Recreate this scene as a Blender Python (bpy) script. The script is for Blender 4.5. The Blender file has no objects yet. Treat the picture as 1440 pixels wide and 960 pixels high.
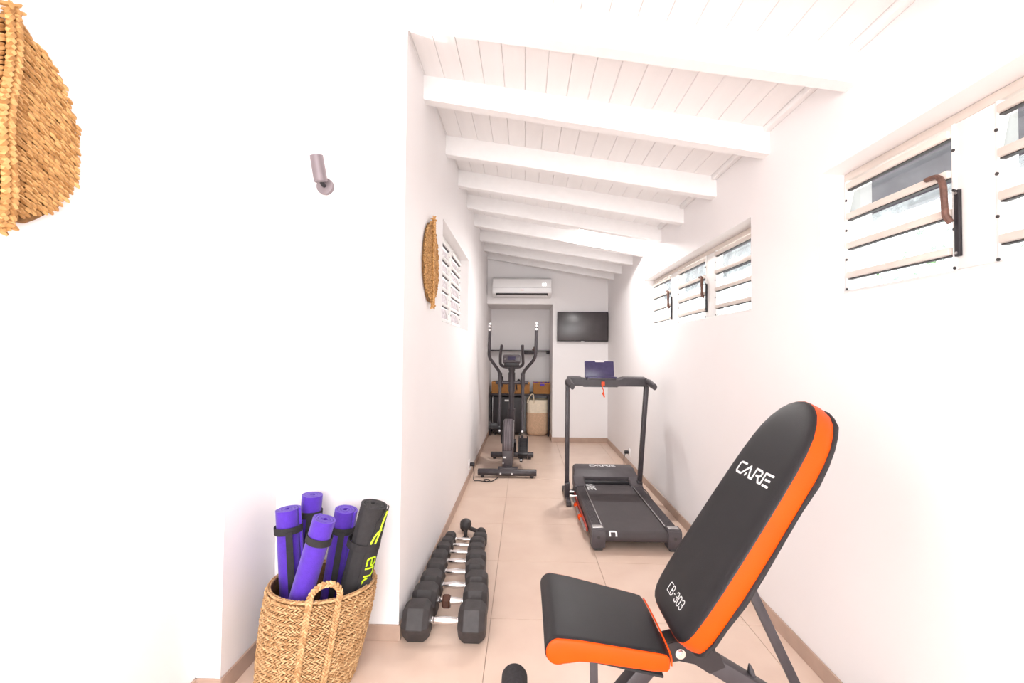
import bpy, bmesh, math, random
from mathutils import Vector, Matrix
random.seed(7)
S = bpy.context.scene
COL = S.collection

# ------------------------------------------------------------------ camera
cam_d = bpy.data.cameras.new('camera')
cam_d.sensor_width = 36.0
cam_d.lens = 36.0 * 640.0 / 1440.0
cam_d.clip_start = 0.02
cam = bpy.data.objects.new('camera', cam_d)
COL.objects.link(cam)
# rows: world X, Y, Z axes seen in camera space (right, up, forward)
AX = (0.99956093, -0.00872304, -0.0283171)
AY = (0.02810617, -0.02342181, 0.99933051)
AZ = (0.00938043, 0.99968761, 0.02316635)
cam.matrix_world = Matrix(((AX[0], AX[1], -AX[2], 0.0),
                           (AY[0], AY[1], -AY[2], 0.0),
                           (AZ[0], AZ[1], -AZ[2], 1.26),
                           (0, 0, 0, 1)))
S.camera = cam

# ------------------------------------------------------------------ world and light
S.view_settings.view_transform = 'Standard'
S.view_settings.look = 'None'
S.view_settings.gamma = 1.0
S.view_settings.exposure = 0.8
W = bpy.data.worlds.new('sky')
S.world = W
W.use_nodes = True
bg = W.node_tree.nodes['Background']
bg.inputs['Color'].default_value = (0.93, 0.97, 1.0, 1)
bg.inputs['Strength'].default_value = 2.6


def area_light(name, loc, rot, sx, sy, power, color=(1, 1, 1)):
    d = bpy.data.lights.new(name, 'AREA')
    d.shape = 'RECTANGLE'
    d.size = sx
    d.size_y = sy
    d.energy = power
    d.color = color
    o = bpy.data.objects.new(name, d)
    o.location = loc
    o.rotation_euler = rot
    COL.objects.link(o)
    return o


# added area light standing in for daylight, unseen behind the camera
area_light('added_daylight_fill', (0.0, -1.55, 1.25), (math.radians(90), 0, 0), 2.1, 2.2, 42, (1.0, 0.985, 0.98))


# ------------------------------------------------------------------ materials
def mat(name, col, rough=0.6, metal=0.0, var=0.0, scale=8.0, bump=0.0, bscale=60.0, spec=0.5, island=0.0,
        col2=None, coat=0.0, mixscale=None, stretch=None, sheen=0.0):
    m = bpy.data.materials.new(name)
    m.use_nodes = True
    nt = m.node_tree
    b = nt.nodes['Principled BSDF']
    b.inputs['Roughness'].default_value = rough
    b.inputs['Metallic'].default_value = metal
    b.inputs['Specular IOR Level'].default_value = spec
    if coat:
        b.inputs['Coat Weight'].default_value = coat
        b.inputs['Coat Roughness'].default_value = 0.12
    if sheen:
        b.inputs['Sheen Weight'].default_value = sheen
    tc = nt.nodes.new('ShaderNodeTexCoord')
    vec = tc.outputs['Object']
    if stretch:
        mp = nt.nodes.new('ShaderNodeMapping')
        mp.inputs['Scale'].default_value = stretch
        nt.links.new(vec, mp.inputs['Vector'])
        vec = mp.outputs['Vector']
    no = nt.nodes.new('ShaderNodeTexNoise')
    no.inputs['Scale'].default_value = scale
    no.inputs['Detail'].default_value = 4
    nt.links.new(vec, no.inputs['Vector'])
    mx = nt.nodes.new('ShaderNodeMix')
    mx.data_type = 'RGBA'
    c = list(col) + [1]
    if col2 is None:
        lo = [max(0, v * (1 - var)) for v in col] + [1]
        hi = [min(1, v * (1 + var)) for v in col] + [1]
    else:
        lo, hi = c, list(col2) + [1]
    mx.inputs[6].default_value = lo
    mx.inputs[7].default_value = hi
    rp = nt.nodes.new('ShaderNodeMapRange')
    rp.inputs['From Min'].default_value = 0.3
    rp.inputs['From Max'].default_value = 0.7
    src = no.outputs['Fac']
    if island:
        g = nt.nodes.new('ShaderNodeNewGeometry')
        a = nt.nodes.new('ShaderNodeMix')
        a.data_type = 'FLOAT'
        a.inputs[0].default_value = island
        nt.links.new(no.outputs['Fac'], a.inputs[2])
        nt.links.new(g.outputs['Random Per Island'], a.inputs[3])
        src = a.outputs[0]
        rp.inputs['From Min'].default_value = 0.1
        rp.inputs['From Max'].default_value = 0.9
    nt.links.new(src, rp.inputs['Value'])
    nt.links.new(rp.outputs['Result'], mx.inputs[0])
    nt.links.new(mx.outputs[2], b.inputs['Base Color'])
    if bump:
        n2 = nt.nodes.new('ShaderNodeTexNoise')
        n2.inputs['Scale'].default_value = bscale
        n2.inputs['Detail'].default_value = 3
        nt.links.new(vec, n2.inputs['Vector'])
        bp = nt.nodes.new('ShaderNodeBump')
        bp.inputs['Strength'].default_value = bump
        bp.inputs['Distance'].default_value = 0.004
        nt.links.new(n2.outputs['Fac'], bp.inputs['Height'])
        nt.links.new(bp.outputs['Normal'], b.inputs['Normal'])
    return m


def emit_mat(name, col, strength):
    m = bpy.data.materials.new(name)
    m.use_nodes = True
    nt = m.node_tree
    nt.nodes.clear()
    e = nt.nodes.new('ShaderNodeEmission')
    e.inputs[0].default_value = list(col) + [1]
    e.inputs[1].default_value = strength
    o = nt.nodes.new('ShaderNodeOutputMaterial')
    nt.links.new(e.outputs[0], o.inputs[0])
    return m


def pane_mat(name, trans, diff_col, diff_amt, gloss=0.08, scale=14.0):
    """thin glass: see-through, with a veil of dirt/frosting and a little reflection"""
    m = bpy.data.materials.new(name)
    m.use_nodes = True
    nt = m.node_tree
    nt.nodes.clear()
    N = nt.nodes.new
    L = nt.links.new
    t = N('ShaderNodeBsdfTransparent')
    t.inputs[0].default_value = list(trans) + [1]
    d = N('ShaderNodeBsdfTranslucent')
    d.inputs[0].default_value = list(diff_col) + [1]
    g = N('ShaderNodeBsdfGlossy')
    g.inputs['Roughness'].default_value = 0.08
    tc = N('ShaderNodeTexCoord')
    no = N('ShaderNodeTexNoise')
    no.inputs['Scale'].default_value = scale
    no.inputs['Detail'].default_value = 8
    no.inputs['Roughness'].default_value = 0.7
    L(tc.outputs['Object'], no.inputs['Vector'])
    mr = N('ShaderNodeMapRange')
    mr.inputs['From Min'].default_value = 0.4
    mr.inputs['From Max'].default_value = 0.7
    mr.inputs['To Min'].default_value = diff_amt * 0.5
    mr.inputs['To Max'].default_value = min(1, diff_amt * 1.5)
    L(no.outputs['Fac'], mr.inputs['Value'])
    m1 = N('ShaderNodeMixShader')
    L(mr.outputs['Result'], m1.inputs[0])
    L(t.outputs[0], m1.inputs[1])
    L(d.outputs[0], m1.inputs[2])
    m2 = N('ShaderNodeMixShader')
    m2.inputs[0].default_value = gloss
    L(m1.outputs[0], m2.inputs[1])
    L(g.outputs[0], m2.inputs[2])
    o = N('ShaderNodeOutputMaterial')
    L(m2.outputs[0], o.inputs[0])
    return m


M = dict(
    wall=mat('white_plaster', (0.90, 0.868, 0.868), 0.75, var=0.012, scale=2.0, bump=0.04, bscale=180),
    ceil=mat('white_painted_wood', (0.90, 0.88, 0.88), 0.55, var=0.015, scale=3.0, bump=0.05, bscale=40, stretch=(8, 1, 8)),
    tile=mat('beige_floor_tile', (0.74, 0.555, 0.45), 0.30, col2=(0.80, 0.62, 0.51), scale=5.0, bump=0.03, bscale=300),
    grout=mat('tile_joint', (0.60, 0.46, 0.38), 0.8, var=0.05),
    skirt=mat('beige_skirting_tile', (0.47, 0.33, 0.26), 0.35, var=0.08, scale=12),
    alu=mat('cream_aluminium', (0.73, 0.64, 0.58), 0.4, var=0.04, scale=12),
    alu_w=mat('white_window_paint', (0.88, 0.86, 0.84), 0.5, var=0.02),
    dark_and_shadow=mat('dark_rubber_and_shadow', (0.05, 0.045, 0.045), 0.6, var=0.1),  # small dark parts, and the shadow lines drawn under louvre rails
    rust=mat('rusty_brown_metal', (0.16, 0.08, 0.06), 0.6, 0.3, var=0.4, scale=60),
    darkmetal=mat('dark_grey_metal', (0.026, 0.023, 0.027), 0.38, 0.2, var=0.1, scale=20),
    frame=mat('charcoal_powder_coat', (0.052, 0.044, 0.050), 0.42, 0.1, var=0.12, scale=20, bump=0.05, bscale=400),
    plastic=mat('black_plastic', (0.018, 0.016, 0.019), 0.45, 0, var=0.15, scale=20, bump=0.05, bscale=400),
    greyplastic=mat('dark_grey_plastic', (0.066, 0.055, 0.061), 0.5, 0, var=0.12, scale=20, bump=0.05, bscale=400),
    belt=mat('running_belt', (0.058, 0.048, 0.051), 0.65, 0, var=0.12, scale=6, bump=0.25, bscale=700),
    rubber=mat('black_rubber', (0.040, 0.035, 0.036), 0.55, 0, var=0.25, scale=25, bump=0.15, bscale=200),
    chrome=mat('chrome', (0.80, 0.78, 0.78), 0.14, 1.0, var=0.03),
    steel=mat('brushed_steel', (0.55, 0.53, 0.53), 0.35, 0.9, var=0.1, scale=30),
    vinyl=mat('black_vinyl', (0.013, 0.012, 0.014), 0.42, 0, var=0.12, scale=30, bump=0.22, bscale=500, spec=0.35),
    orange=mat('orange_vinyl', (0.82, 0.072, 0.0005), 0.45, 0, spec=0.2, var=0.05, scale=10, bump=0.1, bscale=350),
    foam=mat('black_foam', (0.028, 0.025, 0.028), 0.9, 0, var=0.25, scale=120, bump=0.4, bscale=500),
    white_print=mat('white_print', (0.9, 0.89, 0.89), 0.5, 0, var=0.01),
    lime=mat('lime_print', (0.62, 0.86, 0.02), 0.5, 0, var=0.02),
    purple=mat('purple_foam', (0.085, 0.022, 0.44), 0.8, 0, var=0.08, scale=60, bump=0.35, bscale=350, sheen=0.2),
    strap=mat('black_webbing', (0.022, 0.020, 0.022), 0.85, 0, var=0.2, scale=90, bump=0.4, bscale=600),
    blackmat=mat('charcoal_foam', (0.028, 0.026, 0.028), 0.85, 0, var=0.15, scale=60, bump=0.4, bscale=500),
    grass=mat('seagrass', (0.36, 0.18, 0.065), 0.75, 0, col2=(0.70, 0.45, 0.23), scale=30, island=0.75, bump=0.2, bscale=200),
    leafg=mat('golden_seagrass', (0.34, 0.155, 0.04), 0.7, 0, col2=(0.74, 0.43, 0.17), scale=30, island=0.75, bump=0.2, bscale=200),
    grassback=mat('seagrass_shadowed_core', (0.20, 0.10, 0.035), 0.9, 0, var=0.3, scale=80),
    wicker=mat('orange_wicker', (0.50, 0.20, 0.05), 0.7, 0, col2=(0.85, 0.42, 0.13), scale=80, island=0.6),
    cream=mat('cream_canvas', (0.93, 0.81, 0.64), 0.9, 0, var=0.06, scale=30, bump=0.2, bscale=400),
    tan=mat('tan_jute', (0.70, 0.47, 0.31), 0.95, 0, var=0.12, scale=60, bump=0.3, bscale=400),
    rope=mat('cream_rope', (0.74, 0.62, 0.46), 0.9, 0, var=0.1, scale=90),
    acwhite=mat('glossy_white_plastic', (0.86, 0.84, 0.84), 0.25, 0, var=0.01),
    screen=mat('tv_screen', (0.06, 0.052, 0.055), 0.3, 0, var=0.35, scale=3.0, spec=0.6),
    lamp=mat('grey_lamp_metal', (0.24, 0.20, 0.215), 0.45, 0.3, var=0.05),
    display=mat('blue_violet_display', (0.055, 0.042, 0.12), 0.3, 0, var=0.15, scale=30),
    lcd=mat('dark_lcd', (0.035, 0.03, 0.06), 0.15, 0, var=0.1),
    red=mat('red_orange_cord', (0.85, 0.09, 0.02), 0.5, 0, var=0.1),
    redmetal=mat('dark_red_paint', (0.45, 0.05, 0.03), 0.45, 0.1, var=0.1),
    brown=mat('brown_painted_iron', (0.10, 0.042, 0.028), 0.4, 0.2, var=0.2, scale=50),
    violet=mat('violet_band', (0.10, 0.05, 0.45), 0.6, 0, var=0.3, scale=60),
    shelf=mat('dark_metal_shelf', (0.035, 0.028, 0.032), 0.5, 0.2, var=0.15),
    leaf=mat('green_foliage', (0.10, 0.22, 0.07), 0.7, 0, var=0.4, scale=6),
    ground=mat('pale_gravel', (0.62, 0.60, 0.56), 0.9, 0, var=0.15, scale=20),
    eave=mat('grey_eave_board', (0.13, 0.115, 0.14), 0.8, 0, var=0.1, scale=4),
    bulb=emit_mat('lit_lamp_lens', (1.0, 0.97, 0.93), 12.0),
    glass=pane_mat('dusty_louvre_glass', (0.93, 0.96, 0.96), (0.88, 0.92, 0.93), 0.30),
    clear=pane_mat('clear_louvre_glass', (0.80, 0.82, 0.82), (0.7, 0.72, 0.74), 0.06, gloss=0.05, scale=30),
    frosted=pane_mat('frosted_louvre_glass', (0.55, 0.52, 0.52), (0.62, 0.56, 0.56), 0.62, scale=40),
)


# ------------------------------------------------------------------ object helpers
def wloc(o):
    v = Vector((0, 0, 0))
    while o:
        v += o.location
        o = o.parent
    return v


def meta(o, label=None, cat=None, group=None, kind=None):
    if label: o['label'] = label
    if cat: o['category'] = cat
    if group: o['group'] = group
    if kind: o['kind'] = kind
    return o


def thing(name, label, cat, loc, group=None):
    o = bpy.data.objects.new(name, None)
    o.empty_display_size = 0.1
    o.location = loc
    COL.objects.link(o)
    return meta(o, label, cat, group)


def obj(name, bm, m, parent=None, label=None, smooth=True, ang=35, kind=None, origin=None):
    """links a bmesh (built in world coordinates) as one mesh object under its parent"""
    base = wloc(parent) if parent else Vector(origin or (0, 0, 0))
    if parent is None or base.length > 0:
        bmesh.ops.translate(bm, verts=bm.verts, vec=-base)
    bmesh.ops.recalc_face_normals(bm, faces=bm.faces)
    me = bpy.data.meshes.new(name)
    if smooth:
        lim = math.radians(ang)
        for f in bm.faces: f.smooth = True
        for e in bm.edges:
            if len(e.link_faces) == 2:
                if e.calc_face_angle(0) > lim: e.smooth = False
    bm.to_mesh(me)
    bm.free()
    ms = m if isinstance(m, (list, tuple)) else [m]
    for x in ms: me.materials.append(x)
    o = bpy.data.objects.new(name, me)
    COL.objects.link(o)
    if parent: o.parent = parent
    elif origin: o.location = origin
    if label: o['label'] = label
    if kind: o['kind'] = kind
    return o


def new(): return bmesh.new()


def bx(bm, lo, hi, bev=0.0, seg=2, rot=None, mi=0):
    """box from corner lo to corner hi; rot = (Matrix 3x3) about its centre"""
    c = Vector([(a + b) / 2 for a, b in zip(lo, hi)])
    s = [abs(b - a) for a, b in zip(lo, hi)]
    t = bmesh.new()
    bmesh.ops.create_cube(t, size=1.0)
    for v in t.verts: v.co = Vector((v.co.x * s[0], v.co.y * s[1], v.co.z * s[2]))
    if bev > 0:
        bmesh.ops.bevel(t, geom=list(t.edges), offset=min(bev, min(s) * 0.49), segments=seg, affect='EDGES', profile=0.5)
    if rot is not None:
        bmesh.ops.rotate(t, verts=t.verts, cent=(0, 0, 0), matrix=rot)
    bmesh.ops.translate(t, verts=t.verts, vec=c)
    merge(bm, t, mi)
    return bm


def merge(bm, t, mi=0):
    mp = {}
    for v in t.verts: mp[v] = bm.verts.new(v.co)
    for f in t.faces:
        try:
            nf = bm.faces.new([mp[v] for v in f.verts])
            nf.material_index = mi
        except ValueError: pass
    t.free()


def frame_axes(d, hint=Vector((0, 0, 1))):
    d = Vector(d).normalized()
    if abs(d.dot(hint)) > 0.97: hint = Vector((1, 0, 0))
    u = d.cross(hint).normalized()
    v = u.cross(d).normalized()
    return d, u, v


def smooth_path(pts, r=0.05, n=6):
    """rounds the corners of a polyline"""
    pts = [Vector(p) for p in pts]
    out = [pts[0]]
    for i in range(1, len(pts) - 1):
        a, b, c = pts[i - 1], pts[i], pts[i + 1]
        da, dc = (a - b), (c - b)
        k = min(r, da.length * 0.49, dc.length * 0.49)
        p0, p2 = b + da.normalized() * k, b + dc.normalized() * k
        for j in range(n + 1):
            t = j / n
            out.append(p0 * (1 - t) ** 2 + b * 2 * t * (1 - t) + p2 * t * t)
    out.append(pts[-1])
    return out


def tube(bm, pts, r, n=12, closed=False, sx=1.0, sy=1.0, caps=True, hint=Vector((0, 0, 1)), square=False):
    pts = [Vector(p) for p in pts]
    rs = r if isinstance(r, (list, tuple)) else [r] * len(pts)
    rings = []
    u = None
    N = len(pts)
    for i, p in enumerate(pts):
        if closed: d = pts[(i + 1) % N] - pts[i - 1]
        else: d = pts[min(i + 1, N - 1)] - pts[max(i - 1, 0)]
        if d.length < 1e-9: d = Vector((0, 0, 1))
        d.normalize()
        if u is None:
            _, u, v = frame_axes(d, hint)
        else:
            u = (u - d * u.dot(d)).normalized()
            v = u.cross(d).normalized()
        ring = []
        for k in range(n):
            a = 2 * math.pi * (k + (0.5 if square else 0)) / n
            ring.append(bm.verts.new(p + u * math.cos(a) * rs[i] * sx + v * math.sin(a) * rs[i] * sy))
        rings.append(ring)
    R = N if closed else N - 1
    for i in range(R):
        A, B = rings[i], rings[(i + 1) % N]
        for k in range(n):
            bm.faces.new((A[k], A[(k + 1) % n], B[(k + 1) % n], B[k]))
    if caps and not closed:
        bm.faces.new(list(reversed(rings[0])))
        bm.faces.new(rings[-1])
    return bm


def bar(bm, a, b, w, h, up=Vector((0, 0, 1)), bev=0.0, mi=0):
    """rectangular bar from a to b: w across, h in the 'up' direction"""
    a, b = Vector(a), Vector(b)
    d = b - a
    L = d.length
    d.normalize()
    up = Vector(up)
    side = d.cross(up).normalized()
    up2 = side.cross(d).normalized()
    R = Matrix((side, d, up2)).transposed()
    t = bmesh.new()
    bx(t, (-w / 2, -L / 2, -h / 2), (w / 2, L / 2, h / 2), bev)
    bmesh.ops.rotate(t, verts=t.verts, cent=(0, 0, 0), matrix=R)
    bmesh.ops.translate(t, verts=t.verts, vec=(a + b) / 2)
    merge(bm, t, mi)
    return bm


def cyl(bm, a, b, r, n=24, r2=None, bev=0.0):
    a, b = Vector(a), Vector(b)
    r2 = r if r2 is None else r2
    L = (b - a)
    if bev:
        d = L.normalized()
        pts = [a, a + d * bev * 0.3, a + d * bev, b - d * bev, b - d * bev * 0.3, b]
        tube(bm, pts, [r - bev, r - bev * 0.3, r, r2, r2 - bev * 0.3, r2 - bev], n)
    else:
        tube(bm, [a, b], [r, r2], n)
    return bm


def lathe(bm, prof, c=(0, 0, 0), axis='Z', n=32, sx=1, sy=1):
    """prof: list of (radius, height)"""
    c = Vector(c)
    rings = []
    for r, h in prof:
        ring = []
        for k in range(n):
            a = 2 * math.pi * k / n
            x, y = math.cos(a) * r * sx, math.sin(a) * r * sy
            co = Vector((x, y, h)) if axis == 'Z' else (Vector((h, x, y)) if axis == 'X' else Vector((x, h, y)))
            ring.append(bm.verts.new(c + co))
        rings.append(ring)
    for A, B in zip(rings, rings[1:]):
        for k in range(n): bm.faces.new((A[k], A[(k + 1) % n], B[(k + 1) % n], B[k]))
    bm.faces.new(list(reversed(rings[0])))
    bm.faces.new(rings[-1])
    return bm


def loft(bm, rings, cap=True):
    vs = [[bm.verts.new(p) for p in r] for r in rings]
    n = len(vs[0])
    for A, B in zip(vs, vs[1:]):
        for k in range(n): bm.faces.new((A[k], A[(k + 1) % n], B[(k + 1) % n], B[k]))
    if cap:
        bm.faces.new(list(reversed(vs[0])))
        bm.faces.new(vs[-1])
    return bm


def offset_poly(P, d):
    """shrinks a closed counter-clockwise 2D outline by d"""
    n = len(P)
    out = []
    for i in range(n):
        a, b, c = Vector(P[i - 1]), Vector(P[i]), Vector(P[(i + 1) % n])
        e = (c - a)
        if e.length < 1e-9: e = b - a
        e.normalize()
        out.append(b + Vector((-e.y, e.x)) * d)
    return out


def stitch(bm, c, d, nrm, L, w, h, n=5):
    """one twisted strand: a small tapered ellipsoid"""
    d = Vector(d).normalized()
    nrm = Vector(nrm)
    s = d.cross(nrm).normalized()
    c = Vector(c)
    rings = []
    for t, k in ((-0.62, 0.35), (-0.3, 0.9), (0.3, 0.9), (0.62, 0.35)):
        rings.append([bm.verts.new(c + d * L * t + s * math.cos(2 * math.pi * j / n) * w * 0.5 * k
                                   + nrm * math.sin(2 * math.pi * j / n) * h * 0.5 * k) for j in range(n)])
    for A, B in zip(rings, rings[1:]):
        for k in range(n): bm.faces.new((A[k], A[(k + 1) % n], B[(k + 1) % n], B[k]))
    bm.faces.new(list(reversed(rings[0])))
    bm.faces.new(rings[-1])


def braid(bm, pts, nrm_f, w, step=0.014):
    """plaited cord: oblique strands alternating left and right along a path"""
    pts = [Vector(p) for p in pts]
    seg = [(pts[i + 1] - pts[i]).length for i in range(len(pts) - 1)]
    tot = sum(seg)
    n = int(tot / step)
    for i in range(n):
        s = (i + 0.5) * step
        j = 0
        while j < len(seg) - 1 and s > seg[j]:
            s -= seg[j]
            j += 1
        d = (pts[j + 1] - pts[j]).normalized()
        p = pts[j] + d * s
        nr = Vector(nrm_f(p)).normalized()
        nr = (nr - d * nr.dot(d)).normalized()
        sd = d.cross(nr).normalized()
        for q in (-1, 1):
            pp = p + sd * q * w * 0.23 + d * (step * 0.5 if q > 0 else 0)
            stitch(bm, pp + nr * w * 0.1, d - sd * q * 0.75, nr, step * 1.25, w * 0.52, w * 0.55, 6)
        stitch(bm, p - nr * w * 0.12, d, nr, step * 1.5, w * 0.7, w * 0.5, 6)


# stroke lettering: polylines in letter units (height 1)
GLY = {
    'C': (0.62, [[(.6, 1), (.1, 1), (0, .88), (0, .12), (.1, 0), (.6, 0)]]),
    'A': (0.66, [[(0, 0), (.33, 1), (.66, 0)], [(.14, .35), (.52, .35)]]),
    'R': (0.6, [[(0, 0), (0, 1), (.5, 1), (.58, .85), (.58, .6), (.5, .45), (0, .45)], [(.3, .45), (.6, 0)]]),
    'E': (0.58, [[(.58, 1), (0, 1), (0, 0), (.58, 0)], [(0, .5), (.5, .5)]]),
    'B': (0.5, [[(0, 0), (0, 1), (.36, 1), (.46, .88), (.46, .62), (.36, .52), (0, .52)], [(.36, .52), (.5, .4), (.5, .12), (.38, 0), (0, 0)]]),
    '-': (0.3, [[(.05, .5), (.25, .5)]]),
    '3': (0.5, [[(0, .85), (.12, 1), (.38, 1), (.5, .85), (.5, .64), (.38, .52), (.2, .52)], [(.38, .52), (.5, .4), (.5, .15), (.38, 0), (.12, 0), (0, .15)]]),
    '0': (0.5, [[(.12, 0), (0, .14), (0, .86), (.12, 1), (.38, 1), (.5, .86), (.5, .14), (.38, 0), (.12, 0)]]),
    'e': (0.72, [[(0, .5), (.7, .5), (.7, .8), (.55, 1), (.15, 1), (0, .8), (0, .2), (.15, 0), (.66, 0)]]),
    'n': (0.72, [[(0, 0), (0, 1), (.5, 1), (.7, .8), (.7, 0)]]),
    'LOGO': (3.3, [[(.62, 1), (.12, 1), (0, .85), (0, .15), (.1, 0), (.55, 0), (1.12, .97), (1.42, 0), (1.72, 0), (1.72, 1),
                    (2.2, 1), (2.34, .86), (2.34, .6), (2.2, .46), (1.95, .46)], [(2.12, .46), (2.36, 0), (2.62, 0), (2.62, 1), (3.3, 1)],
                   [(2.85, .5), (3.22, .5)], [(2.85, 0), (3.3, 0)], [(.98, .05), (1.02, .2)]]),
}


def letters(bm, text, O, U, V, Nn, h, wd, sx=1.0, gap=0.25, thick=0.0008, surf=None):
    """raised ribbons for the strokes; O origin, U along the line, V letter-up, Nn surface normal"""
    O, U, V, Nn = Vector(O), Vector(U).normalized(), Vector(V).normalized(), Vector(Nn).normalized()
    x = 0
    for ch in text:
        if ch == ' ':
            x += 0.5
            continue
        w, pls = GLY[ch]
        for pl in pls:
            q = [(x + a, b) for a, b in pl]
            for (a0, b0), (a1, b1) in zip(q, q[1:]):
                p0 = O + U * a0 * h * sx + V * b0 * h
                p1 = O + U * a1 * h * sx + V * b1 * h
                if surf: p0, p1 = surf(p0), surf(p1)
                d = (p1 - p0)
                if d.length < 1e-7: continue
                nn = Nn
                dd = d.normalized()
                sd = dd.cross(nn).normalized() * wd / 2
                e = dd * wd * 0.42
                lo = [p0 - e - sd * .7, p0 - e + sd * .7, p0 + sd, p1 + sd, p1 + e + sd * .7, p1 + e - sd * .7, p1 - sd, p0 - sd]
                vb = [bm.verts.new(c) for c in lo]
                vt = [bm.verts.new(c + nn * thick) for c in lo]
                bm.faces.new(vt)
                for k in range(8): bm.faces.new((vb[k], vb[(k + 1) % 8], vt[(k + 1) % 8], vt[k]))
        x += w + gap
    return bm

# ================================================================== SETTING
XL, XR, YB, XN, XO = -0.54, 1.17, 6.45, -1.093, -1.185     # corridor left, right, end wall, niche side, outer left
YN, YP, YR = 2.0, 1.648, -1.6                               # niche end face, pillar face, rear of the room
NB = 7.3                                                     # back of the alcove


def zc(x): return 2.35 + (XR - x) * 0.205                    # ceiling height


def zb(x): return zc(x) - 0.125                              # beam underside


def wallslab(name, boxes):
    bm = new()
    for lo, hi in boxes: bx(bm, lo, hi)
    return obj(name, bm, M['wall'], kind='structure', smooth=False)


HT = 3.0
# right wall with two window openings
A0, A1, ZA0, ZA1 = 0.25, 1.83, 1.485, 1.975
B0, B1 = 2.387, 4.52
wallslab('wall_right', [((XR, YR, 0), (XR + .2, NB + .2, ZA0)), ((XR, YR, ZA1), (XR + .2, NB + .2, HT)),
                        ((XR, YR, ZA0), (XR + .2, A0, ZA1)), ((XR, A1, ZA0), (XR + .2, B0, ZA1)),
                        ((XR, B1, ZA0), (XR + .2, NB + .2, ZA1))])
# corridor left wall block with its window
C0, C1, ZC0, ZC1 = 2.93, 4.29, 1.455, 2.125
wallslab('wall_left', [((XL - .2, YN + .2, 0), (XL, NB + .2, ZC0)), ((XL - .2, YN + .2, ZC1), (XL, NB + .2, HT)),
                       ((XL - .2, YN + .2, ZC0), (XL, C0, ZC1)), ((XL - .2, C1, ZC0), (XL, NB + .2, ZC1))])
wallslab('wall_front', [((XO - .2, YN, 0), (XL, YN + .2, HT))])
wallslab('wall_pillar', [((XO - .2, YP, 0), (XN, YN, HT))])
wallslab('wall_side', [((XO - .2, YR, 0), (XO, YP, HT))])
# unseen rear wall; its wide opening is added to let sky light in
wallslab('wall_rear', [((XO - .2, YR - .2, 2.35), (XR + .2, YR, HT)), ((XO - .2, YR - .2, 0), (-1.1, YR, 2.35)),
                       ((1.1, YR - .2, 0), (XR + .2, YR, 2.35))])
# end wall with the alcove
wallslab('wall_end', [((0.393, YB, 0), (XR, NB + .2, HT)), ((XL, YB, 1.943), (0.393, NB + .2, HT)),
                      ((XL, NB, 0), (0.393, NB + .2, 1.943))])

# floor slab and its tiles
fb = new()
bx(fb, (XO - .2, YR - .2, -0.12), (XR + .2, NB + .2, -0.006))
floor = obj('floor', fb, M['grout'], kind='structure', smooth=False)
tx = [-1.35 + 0.6 * i for i in range(5)]
ty = [2.18 + 0.597 * j for j in range(-7, 9)]
g = 0.0012
for i, x in enumerate(tx):
    for y in ty:
        x0, x1 = max(x, XO - .005), min(x + 0.6, XR + .005)
        y0, y1 = max(y, YR), min(y + 0.597, NB)
        if y1 - y0 < .02: continue
        if y0 > YN + .1 and x1 < XL: continue
        if y0 > YN - .05 and x0 < XL: x0 = XL - .005
        bm = new()
        bx(bm, (x0 + g, y0 + g, -0.01), (x1 - g, y1 - g, random.uniform(-0.0002, 0.0)), 0.0006, 1)
        obj('tile', bm, M['tile'], floor, smooth=False)

# ceiling: deck, planks and beams
cb = new()
pts = []
for y in (YR - .2, NB + .2):
    for x, dz in ((XO - .2, .02), (XR + .2, .02), (XR + .2, .10), (XO - .2, .10)):
        pts.append(Vector((x, y, zc(x) + dz)))
loft(cb, [pts[:4], pts[4:]])
ceiling = obj('ceiling', cb, M['ceil'], kind='structure', smooth=False)
pw = 0.1045
x = XR - 0.03
pk = {}
while x > XO - .05:
    x0, x1 = x - pw, x
    yend = YB if x1 > XL + .0005 else YN
    bm = new()
    prof = [(x0 + .0005, .018), (x0 + .0005, .003), (x0 + .003, 0), (x1 - .003, 0), (x1 - .0005, .003), (x1 - .0005, .018)]
    rings = [[Vector((px, y, zc(px) + dz)) for px, dz in prof] for y in (YR, yend)]
    loft(bm, rings)
    obj('plank', bm, M['ceil'], ceiling, smooth=False)
    x -= pw
bm = new()
bx(bm, (XR - .03, YR, zc(XR) - .02), (XR, YB, zc(XR) + .02), .004)
obj('trim_1', bm, M['ceil'], kind='structure')
SK = 0.105
for yr in (-1.1, -0.55, 0.0, 0.55, 1.1, 1.62, 2.20, 2.81, 3.385, 3.94, 4.52, 4.99, 5.55, 6.02):
    sk = SK if 2.5 < yr < 4.9 else (0.20 if yr > 4.8 else 0.075)
    xl = XO if yr < 1.8 else XL
    bm = new()
    rings = []
    for xx in (xl, XR):
        y = yr + (XR - xx) * sk
        t = 0.0
        rings.append([Vector((xx, y + a, zb(xx) + b)) for a, b in ((0.006, 0), (.064, 0), (.07, .006), (.07, .13), (0, .13), (0, .006))])
    loft(bm, rings)
    obj('beam', bm, M['ceil'], ceiling, smooth=False)

# skirting
def skirt(name, a, b, n):
    """a,b ends on the wall face, n = direction into the room"""
    bm = new()
    lo = (min(a[0], b[0], a[0] + n[0] * .009, b[0] + n[0] * .009), min(a[1], b[1], a[1] + n[1] * .009, b[1] + n[1] * .009), 0)
    hi = (max(a[0], b[0], a[0] + n[0] * .009, b[0] + n[0] * .009), max(a[1], b[1], a[1] + n[1] * .009, b[1] + n[1] * .009), .068)
    bx(bm, lo, hi, .0015, 1)
    return obj(name, bm, M['skirt'], kind='structure', smooth=False)


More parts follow.
